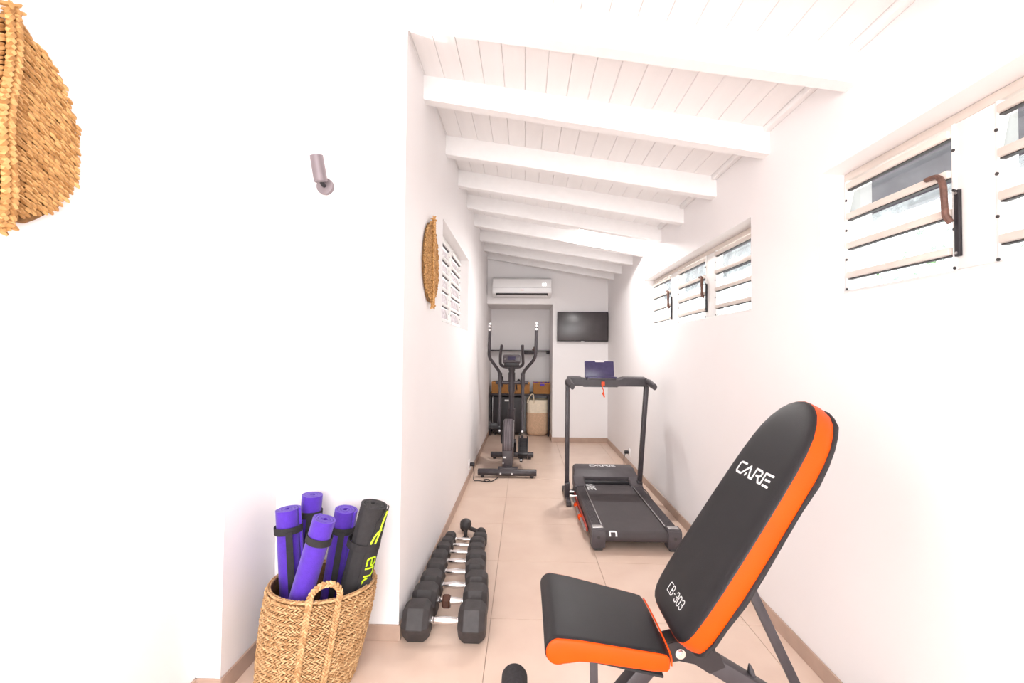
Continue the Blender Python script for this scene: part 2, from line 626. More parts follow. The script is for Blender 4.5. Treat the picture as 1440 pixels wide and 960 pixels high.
skirt('baseboard_right', (XR, YR), (XR, YB), (-1, 0))
skirt('baseboard_left', (XL, YN), (XL, NB), (1, 0))
skirt('baseboard_front', (XN, YN), (XL + .009, YN), (0, -1))
skirt('baseboard_niche', (XN, YP), (XN, YN), (1, 0))
skirt('baseboard_pillar', (XO, YP), (XN + .009, YP), (0, -1))
skirt('baseboard_side', (XO, YR), (XO, YP), (1, 0))
skirt('baseboard_end', (0.393, YB), (XR, YB), (0, -1))
skirt('baseboard_alcove', (0.393, YB), (0.393, NB), (-1, 0))


# ------------------------------------------------------------------ louvre windows
def louvre_window(name, xi, out, sections, z0, z1, rails, glass, cranks, y_open, mframe, mrail):
    """xi: plane of the frame's inner face, out: +1/-1 outward; sections: [(ya,yb)]"""
    yo0, yo1 = y_open
    bm = new()
    bx(bm, (min(xi, xi + out * .05), yo0 + .001, z1 - .03), (max(xi, xi + out * .05), yo1 - .001, z1 - .001), .003)
    w = obj(name, bm, mrail, kind='structure')
    bm = new()
    bx(bm, (min(xi - out * .004, xi + out * .05), yo0 + .001, z0 + .001), (max(xi - out * .004, xi + out * .05), yo1 - .001, z0 + .028), .003)
    obj('window_sill', bm, mframe, w)
    edges = sorted(sections)
    posts = [(yo0 + .001, edges[0][0])] + [(edges[i][1], edges[i + 1][0]) for i in range(len(edges) - 1)] + [(edges[-1][1], yo1 - .001)]
    for a, b in posts:
        if b - a < .008: continue
        bm = new()
        bx(bm, (min(xi, xi + out * .05), a, z0 + .028), (max(xi, xi + out * .05), b, z1 - .03), .003)
        obj('mullion', bm, mframe, w)
    for a, b in edges:
        for y in (a, b):            # louvre channel with its pivots
            bm = new()
            s = 1 if y == a else -1
            bx(bm, (min(xi - out * .004, xi + out * .045), min(y, y + s * .012), z0 + .028), (max(xi - out * .004, xi + out * .045), max(y, y + s * .012), z1 - .03), .002)
            ch = obj('channel', bm, mframe, w)
            for zr in rails:
                bm = new()
                yy = y + s * .004
                cyl(bm, (xi - out * .003, yy, zr - .052), (xi - out * .007, yy, zr - .052), .0045, 10)
                obj('pivot', bm, M['dark_and_shadow'], ch)
        for k, zr in enumerate(rails):
            bm = new()
            bx(bm, (min(xi - out * .016, xi + out * .012), a + .013, zr - .012), (max(xi - out * .016, xi + out * .012), b - .013, zr + .012), .005)
            obj('louvre_rail', bm, mrail, w)
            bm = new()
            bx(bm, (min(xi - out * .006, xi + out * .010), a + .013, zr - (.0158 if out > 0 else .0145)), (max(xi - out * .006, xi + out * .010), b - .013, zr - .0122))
            obj('dark_and_shadow', bm, M['dark_and_shadow'] if out > 0 else M['greyplastic'], w)  # dark strip drawn as the shadow line under the rail
        zz = sorted(rails)
        zz2 = [z0 + .028] + zz
        for k in range(len(zz2) - 1):
            lo, hi = zz2[k], zz2[k + 1]
            bm = new()
            p0 = Vector((xi + out * .004, 0, lo + (.012 if k else 0)))
            p1 = Vector((xi + out * .022, 0, hi - .018))
            bar(bm, (p0 + Vector((0, (a + b) / 2, 0))), (p1 + Vector((0, (a + b) / 2, 0))), (b - a) - .028, .005, up=(1, 0, 0))
            obj('glass_pane', bm, M['clear'] if (name == 'window_1' and k == len(zz2) - 2) else glass, w, smooth=False)
        top = zz[-1]
        if z1 - .03 - top > .05:
            bm = new()
            bar(bm, (xi + out * .004, (a + b) / 2, top + .012), (xi + out * .022, (a + b) / 2, z1 - .031), (b - a) - .028, .005, up=(1, 0, 0))
            obj('glass_pane', bm, glass, w, smooth=False)
    for yc, zt in cranks:
        bm = new()
        bx(bm, (min(xi - out * .010, xi), yc - .008, zt - .25), (max(xi - out * .010, xi), yc + .008, zt - .055), .002)
        bk = obj('crank_plate', bm, M['darkmetal'], w)
        for dz in (-.065, -.24):
            bm = new()
            cyl(bm, (xi - out * .010, yc, zt + dz), (xi - out * .0125, yc, zt + dz), .004, 10)
            obj('screw', bm, M['steel'], bk)
        bm = new()
        X = xi - out * .02
        tube(bm, smooth_path([(X, yc + .085, zt + .005), (X, yc + .045, zt + .004), (X - out * .008, yc + .02, zt - .03), (X - out * .01, yc + .012, zt - .13), (X, yc + .006, zt - .15)], .02, 4),
             .0075, 8, sx=1.3)
        obj('crank_lever', bm, M['rust'], w)
    return w


RZ = [1.57, 1.685, 1.80, 1.918]
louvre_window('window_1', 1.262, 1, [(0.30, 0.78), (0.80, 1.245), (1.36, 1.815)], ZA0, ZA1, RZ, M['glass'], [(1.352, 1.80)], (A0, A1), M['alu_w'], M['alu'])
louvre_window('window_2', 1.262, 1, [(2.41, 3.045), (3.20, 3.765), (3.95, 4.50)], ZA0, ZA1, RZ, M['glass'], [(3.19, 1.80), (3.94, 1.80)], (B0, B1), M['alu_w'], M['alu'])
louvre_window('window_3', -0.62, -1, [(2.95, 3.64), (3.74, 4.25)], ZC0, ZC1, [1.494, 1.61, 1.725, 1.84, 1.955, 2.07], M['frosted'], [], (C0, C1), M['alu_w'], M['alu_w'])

# outside: eave over the right windows, ground, hedge
bm = new()
bx(bm, (XR + .2, -0.6, 2.02), (XR + .72, 8.0, 2.07))
bx(bm, (XR + .68, -0.6, 1.98), (XR + .72, 8.0, 2.07))
e = obj('trim_2', bm, M['eave'], kind='structure', smooth=False)
bm = new()
bx(bm, (-14, -14, -.4), (14, 18, -.14))
obj('ground', bm, M['ground'], kind='structure', smooth=False)


def bush(c, r, seed):
    random.seed(seed)
    bm = new()
    for i in range(420):
        v = Vector((random.gauss(0, 1), random.gauss(0, 1), random.gauss(0, 1))).normalized() * r * random.uniform(.55, 1)
        v.z *= 1.1
        p = Vector(c) + v
        d = Vector((random.gauss(0, 1), random.gauss(0, 1), random.gauss(0, 1))).normalized()
        u = d.orthogonal().normalized()
        s = .055
        q = [p - d * s, p + u * s * .45, p + d * s, p - u * s * .45]
        bm.faces.new([bm.verts.new(t) for t in q])
    return bm


for i, (c, r, lb) in enumerate([((4.4, 4.6, 1.9), .8, 'green bush outside behind the near louvred window'),
                                ((4.8, 8.6, 2.0), .9, 'green bush outside beyond the far louvred window')]):
    t = thing('bush', lb, 'bush', (c[0], c[1], -.14))
    obj('foliage', bush(c, r, i + 3), M['leaf'], t, smooth=False, kind='stuff')
    bm = new()
    tube(bm, [(c[0], c[1], -.14), (c[0] + .03, c[1], c[2])], [.05, .02], 8)
    obj('stem', bm, M['brown'], t)
random.seed(11)

# ================================================================== WALL LAMPS
def wall_spot(label, base, nrm, tip, power, lit=True, r=.028, L=.11, spread=115):
    base, nrm, tip = Vector(base), Vector(nrm), Vector(tip).normalized()
    t = thing('wall_spotlight', label, 'spotlight', base)
    bm = new()
    cyl(bm, base, base + nrm * .022, .037, 32, bev=.004)
    obj('base', bm, M['lamp'], t)
    j = base + nrm * .06 + Vector((0, 0, .012))
    bm = new()
    tube(bm, smooth_path([base + nrm * .02, base + nrm * .045, j + tip * .01], .02, 4), .009, 12)
    obj('arm', bm, M['darkmetal'], t)
    bm = new()
    a = j - tip * .01
    b = a + tip * L
    pts = [a, a + tip * .004, b, b, b - tip * .006]
    tube(bm, pts, [r - .004, r, r, r - .003, r - .003], 28)
    hd = obj('head', bm, M['lamp'], t)
    bm = new()
    cyl(bm, b - tip * .005, b - tip * .004, r - .0045, 24)
    obj('lens', bm, M['bulb'], hd)
    d = bpy.data.lights.new('lamp_light', 'SPOT')
    d.energy = power
    d.spot_size = math.radians(spread)
    d.spot_blend = 0.6
    d.shadow_soft_size = 0.03
    d.color = (1, .965, .94)
    o = bpy.data.objects.new('lamp_light', d)
    o.parent = t
    o.location = (b + tip * .01) - base
    o.rotation_euler = (-tip).to_track_quat('Z', 'Y').to_euler()
    COL.objects.link(o)
    return t


wall_spot('small grey cylindrical wall spotlight pointing up on the white wall', (-0.896, YN, 1.99), (0, -1, 0), (-0.10, -0.22, 1), 30)
wall_spot('grey wall spotlight added high on the left wall, unseen behind the viewer', (XO, -0.5, 2.0), (1, 0, 0), (0.35, 0.1, 1), 30)  # unseen lamp added to brighten the near end of the room
# strip lamp on the near side of the fifth beam, seen as the bright spot between beams
t = thing('ceiling_lamp', 'white ceiling lamp between beams, lighting the beam behind it', 'lamp', (0.60, 4.32, zc(.6)))
bm = new()
bx(bm, (.50, 4.27, zc(.6) - .03), (.70, 4.37, zc(.6) - .004), .006)
obj('housing', bm, M['acwhite'], t)
bm = new()
bx(bm, (.51, 4.28, zc(.6) - .05), (.69, 4.36, zc(.6) - .0305), .008)
obj('diffuser', bm, M['bulb'], t)
d = bpy.data.lights.new('lamp_light', 'AREA')
d.shape = 'RECTANGLE'; d.size = .18; d.size_y = .08; d.energy = 16; d.color = (1, .98, .96)
o = bpy.data.objects.new('lamp_light', d)
o.parent = t
o.location = (0, 0, -.056)
COL.objects.link(o)

# ================================================================== SEAGRASS LEAVES
def seagrass_leaf(label, x, yc, z0, z1, hw, group, step=0.0125):
    """leaf of woven seagrass hanging flat on a wall whose face is x, facing +X; hw(t) half width"""
    t = thing('seagrass_leaf', label, 'wall decoration', (x, yc, z0), group)
    H_ = z1 - z0
    N = Vector((1, 0, 0))
    # backing
    bm = new()
    out = []
    n = 26
    for i in range(n + 1):
        q = .05 + .88 * i / n
        out.append((yc + hw(q) * .94, z0 + H_ * q))
    for i in range(n, -1, -1):
        q = .05 + .88 * i / n
        out.append((yc - hw(q) * .94, z0 + H_ * q))
    loft(bm, [[Vector((x + .003, a, b)) for a, b in out], [Vector((x + .013, a, b)) for a, b in out]])
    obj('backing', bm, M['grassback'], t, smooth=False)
    for side in (1, -1):
        bm = new()
        rows = int(H_ / .0105)
        for i in range(rows + 14):
            zs = z0 + H_ * .97 - i * .0105 + .02          # row leaves the spine here and drops outward
            k = 0
            while True:
                yy = .014 + k * step
                z = zs + yy * .55 - (yy * yy) * 1.0
                q = (z - z0) / H_
                k += 1
                if k > 40: break
                if q < .045 or q > .955: 
                    if q > .955 and yy < .25: continue
                    break
                lim = hw(q) + random.uniform(-.006, .002)
                if yy > lim: break
                dirv = Vector((random.uniform(-.12, .12), side * 1.0, -.7 + random.uniform(-.2, .2)))
                stitch(bm, (x + .016 + random.uniform(-.002, .003), yc + side * yy, z + random.uniform(-.002, .002)),
                       dirv, N, step * 1.2, .0100, .012)
        obj('woven_half', bm, M['leafg'], t)
    bm = new()
    braid(bm, [(x + .024, yc + .006 * math.sin(k * .7), z0 + H_ * k / 14) for k in range(15)], lambda p: N, .034, .013)
    for zz in (z0 + .008, z1 - .008):
        for a in range(7):
            stitch(bm, (x + .022 + .006 * random.random(), yc + random.uniform(-.012, .012), zz + random.uniform(-.012, .012)), (random.uniform(-1, 1), random.uniform(-1, 1), random.uniform(-1, 1)), N.orthogonal(), .03, .012, .012)
    obj('braided_spine', bm, M['leafg'], t)


def hwA(q):
    pts = [(0, 0), (.04, .05), (.10, .10), (.2, .15), (.35, .19), (.5, .192), (.65, .178), (.78, .145), (.88, .100), (.945, .05), (1, 0)]
    for (a, b), (c, d) in zip(pts, pts[1:]):
        if a <= q <= c: return b + (d - b) * (q - a) / (c - a)
    return 0


seagrass_leaf('large golden woven seagrass leaf cut by the left picture edge', XO, 0.975, 1.525, 2.025, lambda q: hwA(q) * .92, 'seagrass leaves on the walls')
seagrass_leaf('golden woven seagrass leaf on the corridor wall beside the frosted window', XL, 2.52, 1.51, 2.0, hwA, 'seagrass leaves on the walls')

# ================================================================== BASKET WITH MATS
bb, bt = Vector((-0.832, 1.765, 0.0)), Vector((-0.772, 1.765, 0.368))


def bask(z, a, r=None, dr=0.0):
    """point on the leaning basket wall"""
    q = max(0, min(1, z / .368))
    c = bb.lerp(bt, q)
    rx = (.176 + .022 * math.sin(q * 1.9)) + dr
    ry = rx * .99
    zz = z + (-.004 * math.cos(a) + .012 * -math.sin(a)) * q
    return Vector((c.x + rx * math.cos(a), c.y + ry * math.sin(a), zz))


t = thing('seagrass_basket', 'round woven seagrass basket with looped handle on the floor of the niche', 'basket', bb)
bm = new()
n = 48
rings = []
for z, dr in [(.004, -.02), (.004, -.006), (.368, -.006), (.368, -.014), (.02, -.014), (.02, -.03)]:
    rings.append([bask(z, 2 * math.pi * k / n, dr=dr) for k in range(n)])
loft(bm, rings)
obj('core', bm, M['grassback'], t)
bm = new()
zr = .006
row = 0
while zr < .368:
    cnt = 84
    for k in range(cnt):
        a = 2 * math.pi * (k + .5 * (row % 2)) / cnt
        p = bask(zr, a, dr=-.001 + random.uniform(-.0015, .0015))
        p2 = bask(zr, a + .03, dr=-.001)
        tn = (p2 - p).normalized()
        nr = Vector((math.cos(a), math.sin(a), 0))
        d = tn + Vector((0, 0, (.55 if row % 2 else -.55) + random.uniform(-.15, .15)))
        stitch(bm, p, d, nr, .0158, .0074, .012)
    zr += .0098
    row += 1
obj('woven_wall', bm, M['grass'], t)
bm = new()
for dr in (-.005, -.012):
    for k in range(100):
        a = 2 * math.pi * k / 100
        p = bask(.371 + (.003 if dr > -.005 else 0), a, dr=dr)
        p2 = bask(.371, a + .03, dr=dr)
        stitch(bm, p, (p2 - p).normalized() + Vector((0, 0, .4)), (math.cos(a), math.sin(a), 0), .018, .009, .010)
obj('rim', bm, M['grass'], t)
for sgn, ac in ((1, math.radians(-66)), (-1, math.radians(114))):
    a1, a2 = ac - .235, ac + .235
    path = [bask(z, a1, dr=.006) for z in (.02, .1, .2, .3, .355)]
    pA, pB = bask(.372, a1, dr=.006), bask(.372, a2, dr=.006)
    for k in range(0, 15):
        th = math.pi * k / 14
        mid = (pA + pB) / 2
        path.append(mid + (pA - pB) * .5 * math.cos(th) * (1 + .25 * math.sin(th)) + Vector((.012 * math.sin(th), 0, .066 * math.sin(th))))
    path += [bask(z, a2, dr=.006) for z in (.355, .3, .2, .1, .02)]
    bm = new()
    braid(bm, path, lambda p: Vector((p.x - (-.80), p.y - 1.765, 0)), .022, .0115)
    obj('braided_handle', bm, M['grass'], t)


def rolled(label, a, b, r, m, group, cat='yoga mat', turns=3.2, start=0.0, name='rolled_yoga_mat', hole=.013):
    a, b = Vector(a), Vector(b)
    d, u, v = frame_axes(b - a)
    t = thing(name, label, cat, a, group)
    n = int(turns * 26)
    th = (r - hole) / turns * .40
    outer, inner = [], []
    for i in range(n + 1):
        q = i / n
        ang = start + q * turns * 2 * math.pi
        rad = hole + (r - hole) * q
        e = math.cos(ang) * u + math.sin(ang) * v
        outer.append(e * (rad))
        inner.append(e * (rad - th * 2))
    bm = new()
    L = (b - a).length
    for i in range(n):
        q = [outer[i], outer[i + 1], inner[i + 1], inner[i]]
        lo = [a + p for p in q]
        hi = [b + p for p in q]
        vl = [bm.verts.new(p) for p in lo]
        vh = [bm.verts.new(p) for p in hi]
        bm.faces.new(list(reversed(vl)))
        bm.faces.new(vh)
        bm.faces.new((vl[0], vl[1], vh[1], vh[0]))
        bm.faces.new((vl[2], vl[3], vh[3], vh[2]))
        if i == 0: bm.faces.new((vl[3], vl[0], vh[0], vh[3]))
        if i == n - 1: bm.faces.new((vl[1], vl[2], vh[2], vh[1]))
    bmesh.ops.remove_doubles(bm, verts=bm.verts, dist=1e-6)
    obj('roll', bm, m, t, ang=50)
    return t, d, u, v


def strap_ring(parent, p, d, u, v, r, w, name='strap'):
    bm = new()
    n = 36
    rings = []
    for s, rr in ((-w / 2, r - .002), (-w / 2, r + .0012), (w / 2, r + .0012), (w / 2, r - .002)):
        rings.append([p + d * s + (u * math.cos(2 * math.pi * k / n) + v * math.sin(2 * math.pi * k / n)) * rr for k in range(n)])
    loft(bm, rings, cap=False)
    return obj(name, bm, M['strap'], parent)


def strap_long(parent, p0, p1, rad_dir, r, w, name='strap', bow=.0):
    bm = new()
    d = (p1 - p0).normalized()
    sd = d.cross(rad_dir).normalized()
    rings = []
    for k in range(9):
        q = k / 8
        c = p0.lerp(p1, q) + rad_dir * (r + .0045 + bow * math.sin(math.pi * q))
        rings.append([c - sd * w / 2, c + sd * w / 2, c + sd * w / 2 - rad_dir * .003, c - sd * w / 2 - rad_dir * .003])
    loft(bm, rings)
    return obj(name, bm, M['strap'], parent)


GM = 'purple yoga mats in the basket'
mats = [
    ('purple rolled yoga mat farthest left in the basket, strap down its front', (-.880, 1.775, .024), (-.925, 1.775, .637), .050, .2, True),
    ('purple rolled yoga mat standing behind the leftmost one', (-.932, 1.887, .024), (-.888, 1.90, .655), .047, 2.0, True),
    ('purple rolled yoga mat leaning in front of the others in the basket', (-.905, 1.668, .024), (-.730, 1.672, .64), .045, 1.2, False),
    ('purple rolled yoga mat between the front purple one and the black mat', (-.822, 1.875, .024), (-.722, 1.845, .615), .048, .6, True),
]
for lb, a, b, r, st, longs in mats:
    t, d, u, v = rolled(lb, a, b, r, M['purple'], GM, start=st)
    A_, B_ = Vector(a), Vector(b)
    p = B_ - d * .075
    strap_ring(t, p, d, u, v, r + .0005, .026)
    if longs:
        tocam = (Vector((0, 0, 1.2)) - B_)
        tocam = (tocam - d * tocam.dot(d)).normalized()
        strap_long(t, p, A_ + d * .15, tocam, r, .024, bow=.006)
# black mat with lime print
a, b = (-.735, 1.765, .024), (-.586, 1.78, .662)
t, d, u, v = rolled('thick black rolled mat with lime lettering, rightmost in the basket', a, b, .058, M['blackmat'], None, cat='exercise mat', turns=3.5, start=.3, name='rolled_exercise_mat')
A_, B_ = Vector(a), Vector(b)
tocam = (Vector((0, 0, 1.2)) - B_)
tocam = (tocam - d * tocam.dot(d)).normalized()
rgt = d.cross(tocam).normalized()
if rgt.x < 0: rgt = -rgt
# outer flap wrapped over the right-hand side, wavy free edge
def on_roll(s, ang, r_):
    return A_ + d * s + (tocam * math.cos(ang) + rgt * math.sin(ang)) * r_
LN = (B_ - A_).length
bm = new()
rows_o, rows_i = [], []
for k in range(29):
    s = LN * (.30 + .695 * k / 28)
    q = (s / LN)
    edge = .22 + (.55 if q > .93 else 0) * min(1, (q - .93) / .06 if q > .93 else 0) + (.30 * (1 / (1 + math.exp(-(q - .84) * 60))))
    rows_o.append([bm.verts.new(on_roll(s, edge + (1.9 - edge) * j / 8, .0615)) for j in range(9)])
    rows_i.append([bm.verts.new(on_roll(s, edge + (1.9 - edge) * j / 8, .0575)) for j in range(9)])
for k in range(28):
    for j in range(8):
        bm.faces.new((rows_o[k][j], rows_o[k][j + 1], rows_o[k + 1][j + 1], rows_o[k + 1][j]))
    bm.faces.new((rows_o[k][0], rows_o[k + 1][0], rows_i[k + 1][0], rows_i[k][0]))
for j in range(8): bm.faces.new((rows_o[28][j], rows_o[28][j + 1], rows_i[28][j + 1], rows_i[28][j]))
obj('flap', bm, M['blackmat'], t, ang=60)
strap_ring(t, A_ + d * (LN * .765), d, u, v, .0615, .028)
bm = new()
# 'ene' reading down the roll, rotated a quarter turn
def rollsurf(p):
    w_ = p - A_
    s = w_.dot(d)
    x_ = w_.dot(rgt)
    return on_roll(s, x_ / .0615, .0622)
for wd_ in ('ene',):
    x0 = LN * .715
    cur = x0
    for ch in wd_:
        w_, pls = GLY[ch]
        h_ = .037
        for pl in pls:
            q = []
            for (p0, p1) in zip(pl, pl[1:]):
                for k in range(4):
                    q.append((p0[0] + (p1[0] - p0[0]) * k / 3, p0[1] + (p1[1] - p0[1]) * k / 3))
            rb = []
            for (a0, b0), (a1, b1) in zip(q, q[1:]):
                if abs(a0 - a1) + abs(b0 - b1) < 1e-6: continue
                P0 = on_roll(cur - a0 * h_ * 1.15, (.50 + b0 * .62), .0624)
                P1 = on_roll(cur - a1 * h_ * 1.15, (.50 + b1 * .62), .0624)
                ang = .50 + (b0 + b1) / 2 * .62
                nn = (tocam * math.cos(ang) + rgt * math.sin(ang)).normalized()
                dd = (P1 - P0).normalized()
                sd = dd.cross(nn).normalized() * .0032
                e_ = dd * .003
                vb = [bm.verts.new(c) for c in (P0 - e_ - sd, P0 - e_ + sd, P1 + e_ + sd, P1 + e_ - sd)]
                vt = [bm.verts.new(c.co + nn * .0008) for c in vb]
                bm.faces.new(vt)
                for k in range(4): bm.faces.new((vb[k], vb[(k + 1) % 4], vt[(k + 1) % 4], vt[k]))
        cur -= (w_ + .22) * h_ * 1.15
obj('lettering', bm, M['lime'], t, smooth=False, label='lime green lettering')
bm = new()
for arc in ([(.80, .42), (.84, .55), (.868, .75), (.875, 1.0)], [(.985, 1.15), (.95, 1.0), (.90, .90), (.85, .85), (.80, .72)]):
    P = [on_roll(LN * s_, a_, .0628) for s_, a_ in arc]
    tube(bm, smooth_path(P, .02, 4), .0038, 6)
obj('emblem', bm, M['lime'], t, label='lime green curved emblem')
bm = new()
P = [on_roll(LN * .60, .95, .066), on_roll(LN * .56, .55, .071), on_roll(LN * .47, .2, .070), on_roll(LN * .38, -.3, .069)]
tube(bm, smooth_path(P, .05, 5), .013, 8, sy=.18, hint=Vector((0, -1, .2)))
obj('loose_strap', bm, M['strap'], t)

# ================================================================== DUMBBELLS
def hexhead(bm, x0, x1, y, r, inner):
    """hex head between x0..x1; r = half the distance across flats; flat face down"""
    R = r / math.cos(math.pi / 6)
    w = x1 - x0
    prof = [(x0, .68), (x0 + w * .03, .78), (x0 + w * .22, 1.0), (x1 - w * .22, 1.0), (x1 - w * .03, .78), (x1, .68)]
    rings = []
    for xx, k in prof:
        rings.append([Vector((xx, y + R * k * math.cos(math.pi / 3 * j), r + R * k * math.sin(math.pi / 3 * j))) for j in range(6)])
    loft(bm, rings)
    bmesh.ops.bevel(bm, geom=list(bm.edges), offset=.0022, segments=1, affect='EDGES')


DB = [  # y, r, x0, x_in0, x_in1, x1
    (2.030, .073, -.524, -.404, -.280, -.160),
    (2.195, .070, -.522, -.404, -.282, -.166),
    (2.350, .065, -.520, -.412, -.290, -.180),
    (2.500, .060, -.522, -.425, -.310, -.205),
    (2.632, .057, -.524, -.435, -.325, -.212),
    (2.762, .052, -.520, -.440, -.332, -.235),
    (2.878, .046, -.512, -.440, -.335, -.240),
    (2.980, .041, -.506, -.440, -.325, -.236)]
dlab = ['largest black hex dumbbell, nearest to the viewer in the row', 'second black hex dumbbell of the row, with a brown hex collar on its handle',
        'third hex dumbbell from the near end of the row', 'fourth hex dumbbell from the near end of the row', 'fifth hex dumbbell from the near end, fourth from the far end',
        'third hex dumbbell from the far end of the row', 'second hex dumbbell from the far end, in front of the smallest one', 'smallest hex dumbbell at the far end of the row']
for i, (y, r, x0, xi0, xi1, x1) in enumerate(DB):
    t = thing('hex_dumbbell', dlab[i], 'dumbbell', ((x0 + x1) / 2, y, 0), 'hex dumbbells lined up along the left wall')
    for a, b in ((x0, xi0), (xi1, x1)):
        bm = new()
        hexhead(bm, a, b, y, r, 0)
        obj('hex_head', bm, M['rubber'], t, smooth=False)
    bm = new()
    L = xi1 - xi0
    hr = min(.0175, r * .3)
    prof = [(.0, .9), (.07, .9), (.10, .72), (.2, .8), (.5, 1.0), (.8, .8), (.90, .72), (.93, .9), (1, .9)]
    rings = []
    for q, k in prof:
        rings.append([Vector((xi0 - .003 + (L + .006) * q, y + hr * k * math.cos(2 * math.pi * j / 24), r + hr * k * math.sin(2 * math.pi * j / 24))) for j in range(24)])
    loft(bm, rings)
    hd = obj('handle', bm, M['chrome'], t, label='chrome handle')
    if i == 1:
        bm = new()
        rr = .034
        rings = [[Vector((xx, y + rr * k * math.cos(math.pi / 3 * j + .5), r - .004 + rr * k * math.sin(math.pi / 3 * j + .5))) for j in range(6)] for xx, k in ((xi0 + .022, .8), (xi0 + .030, 1), (xi0 + .052, 1), (xi0 + .060, .8))]
        loft(bm, rings)
        obj('hex_collar', bm, M['brown'], t, smooth=False, label='brown hex collar')
# small round-headed dumbbell behind the row
t = thing('small_dumbbell', 'small black round-headed dumbbell lying behind the far end of the row', 'dumbbell', (-.36, 3.14, 0))
a, b = Vector((-.385, 3.19, .034)), Vector((-.315, 3.12, .034))
for p, s in ((Vector((-.41, 3.215, .036)), -1), (Vector((-.285, 3.10, .036)), 1)):
    bm = new()
    bmesh.ops.create_uvsphere(bm, u_segments=20, v_segments=12, radius=.036)
    for v in bm.verts: v.co.x *= .95
    bmesh.ops.translate(bm, verts=bm.verts, vec=p)
    obj('round_head', bm, M['rubber'], t)
bm = new()
tube(bm, [(-.41, 3.215, .036), (-.285, 3.10, .036)], .014, 12)
obj('handle', bm, M['rubber'], t)
t = thing('medicine_weight', 'small black round weight standing upright behind the dumbbells', 'weight', (-.37, 3.06, 0))
bm = new()
lathe(bm, [(.022, 0), (.026, .004), (.022, .02), (.012, .03), (.012, .07), (.02, .076), (.034, .09), (.039, .108), (.034, .128), (.018, .140), (.004, .143)], (-.385, 3.062, 0), n=24)
obj('body', bm, M['rubber'], t)

# ================================================================== TREADMILL
TM = thing('treadmill', 'black folding treadmill with orange details standing along the right wall', 'treadmill', (.72, 3.55, 0))
TX0, TX1, TY0, TY1 = .435, 1.005, 2.93, 4.27
bm = new()
# deck board with rounded rear roller end
pr = []
for k in range(13):
    a = math.pi / 2 + math.pi * k / 12
    pr.append((TY0 + .045 + .036 * math.cos(a), .086 + .036 * math.sin(a)))
pr += [(4.02, .050), (4.02, .122)]
loft(bm, [[Vector((x, y, z)) for y, z in pr] for x in (TX0 + .085, TX1 - .085)])
belt = obj('running_belt', bm, M['belt'], TM)
bm = new()
bx(bm, (TX0 + .06, TY0 + .05, .058), (TX1 - .06, 4.1, .100), .004)
obj('deck', bm, M['plastic'], TM)
for s in (0, 1):
    xa, xb = (TX0 + .006, TX0 + .078) if s == 0 else (TX1 - .078, TX1 - .006)
    bm = new()
    n = 6
    w = xb - xa
    prf = [(xa, .055), (xa, .118), (xa + .004, .126)]
    for k in range(n):
        x0 = xa + .008 + (w - .016) * k / n
        x1 = xa + .008 + (w - .016) * (k + 1) / n
        prf += [(x0 + .001, .131), (x1 - .003, .131), (x1 - .002, .127), (x1 - .0005, .127)]
    prf += [(xb - .004, .131), (xb, .124), (xb, .055)]
    loft(bm, [[Vector((x, y, z)) for x, z in prf] for y in (TY0 + .075, 4.02)])
    rl = obj('side_rail', bm, M['greyplastic'], TM, smooth=False)
    bm = new()
    xx = xb + .001 if s == 0 else xa - .001
    bx(bm, (xx - .003, TY0 + .08, .124), (xx + .003, 4.02, .1335), .001)
    obj('rail_edge', bm, M['steel'], rl)
    # end cap
    bm = new()
    x0, x1 = (TX0, TX0 + .088) if s == 0 else (TX1 - .088, TX1)
    prc = [(TY0 + .085, .018), (TY0 + .085, .142), (TY0 + .02, .142), (TY0 + .006, .134), (TY0, .118), (TY0 - .002, .060), (TY0 + .008, .018)]
    loft(bm, [[Vector((x, y, z)) for y, z in prc] for x in (x0, x1)])
    bmesh.ops.bevel(bm, geom=list(bm.edges), offset=.005, segments=2, affect='EDGES')
    ec = obj('end_cap', bm, M['greyplastic'], TM)
    bm = new()
    bx(bm, (x0 + .010, TY0 + .022, .1415), (x1 - .012, TY0 + .07, .1438), .001)
    obj('adjuster_label', bm, M['steel'], ec, label='silver label on the end cap')
    bm = new()
    cyl(bm, ((x0 + x1) / 2, TY0 + .006, .090), ((x0 + x1) / 2, TY0 - .0035, .090), .010, 16)
    obj('bolt_hole', bm, M['dark_and_shadow'], ec)
    bm = new()
    bx(bm, (x0 + .015, TY0 + .015, 0), (x1 - .015, TY0 + .07, .019), .006)
    obj('rubber_foot', bm, M['rubber'], ec)
# motor cover: lofted in Y
bm = new()
secs = [(3.905, .134, .0), (3.915, .158, .006), (4.02, .170, .010), (4.09, .215, .012), (4.14, .232, .014), (4.24, .236, .018), (4.268, .222, .024), (4.285, .185, .03), (4.29, .06, .032)]
x0, x1 = TX0 - .004, TX1 + .004
for part in ('L', 'R', 'M'):
    t_ = new()
    if part == 'M':
        sc = [(4.005, .128, .150, 0)] + [(y, .055, z, i_) for y, z, i_ in secs[3:]]
        sc = [(4.035, .150, .176, 0.0)] + sc[1:]
        rings = []
        for y, zb_, z, ins in sc:
            xa, xb = x0 + ins, x1 - ins
            c = min(.028, (z - zb_) * .45)
            ring = [(xa, zb_), (xa, z - c), (xa + c * .3, z - c * .3), (xa + c, z), (xb - c, z), (xb - c * .3, z - c * .3), (xb, z - c), (xb, zb_)]
            rings.append([Vector((a, y, b)) for a, b in ring])
        loft(t_, rings)
    else:
        xa, xb = (x0, x0 + .098) if part == 'L' else (x1 - .098, x1)
        rings = []
        for y, z in [(3.90, .138), (3.905, .145), (3.96, .153), (4.035, .176)]:
            c = .010
            ring = [(xa, .055), (xa, z - c), (xa + c, z), (xb - c, z), (xb, z - c), (xb, .055)]
            rings.append([Vector((a, y, b)) for a, b in ring])
        loft(t_, rings)
    merge(bm, t_)
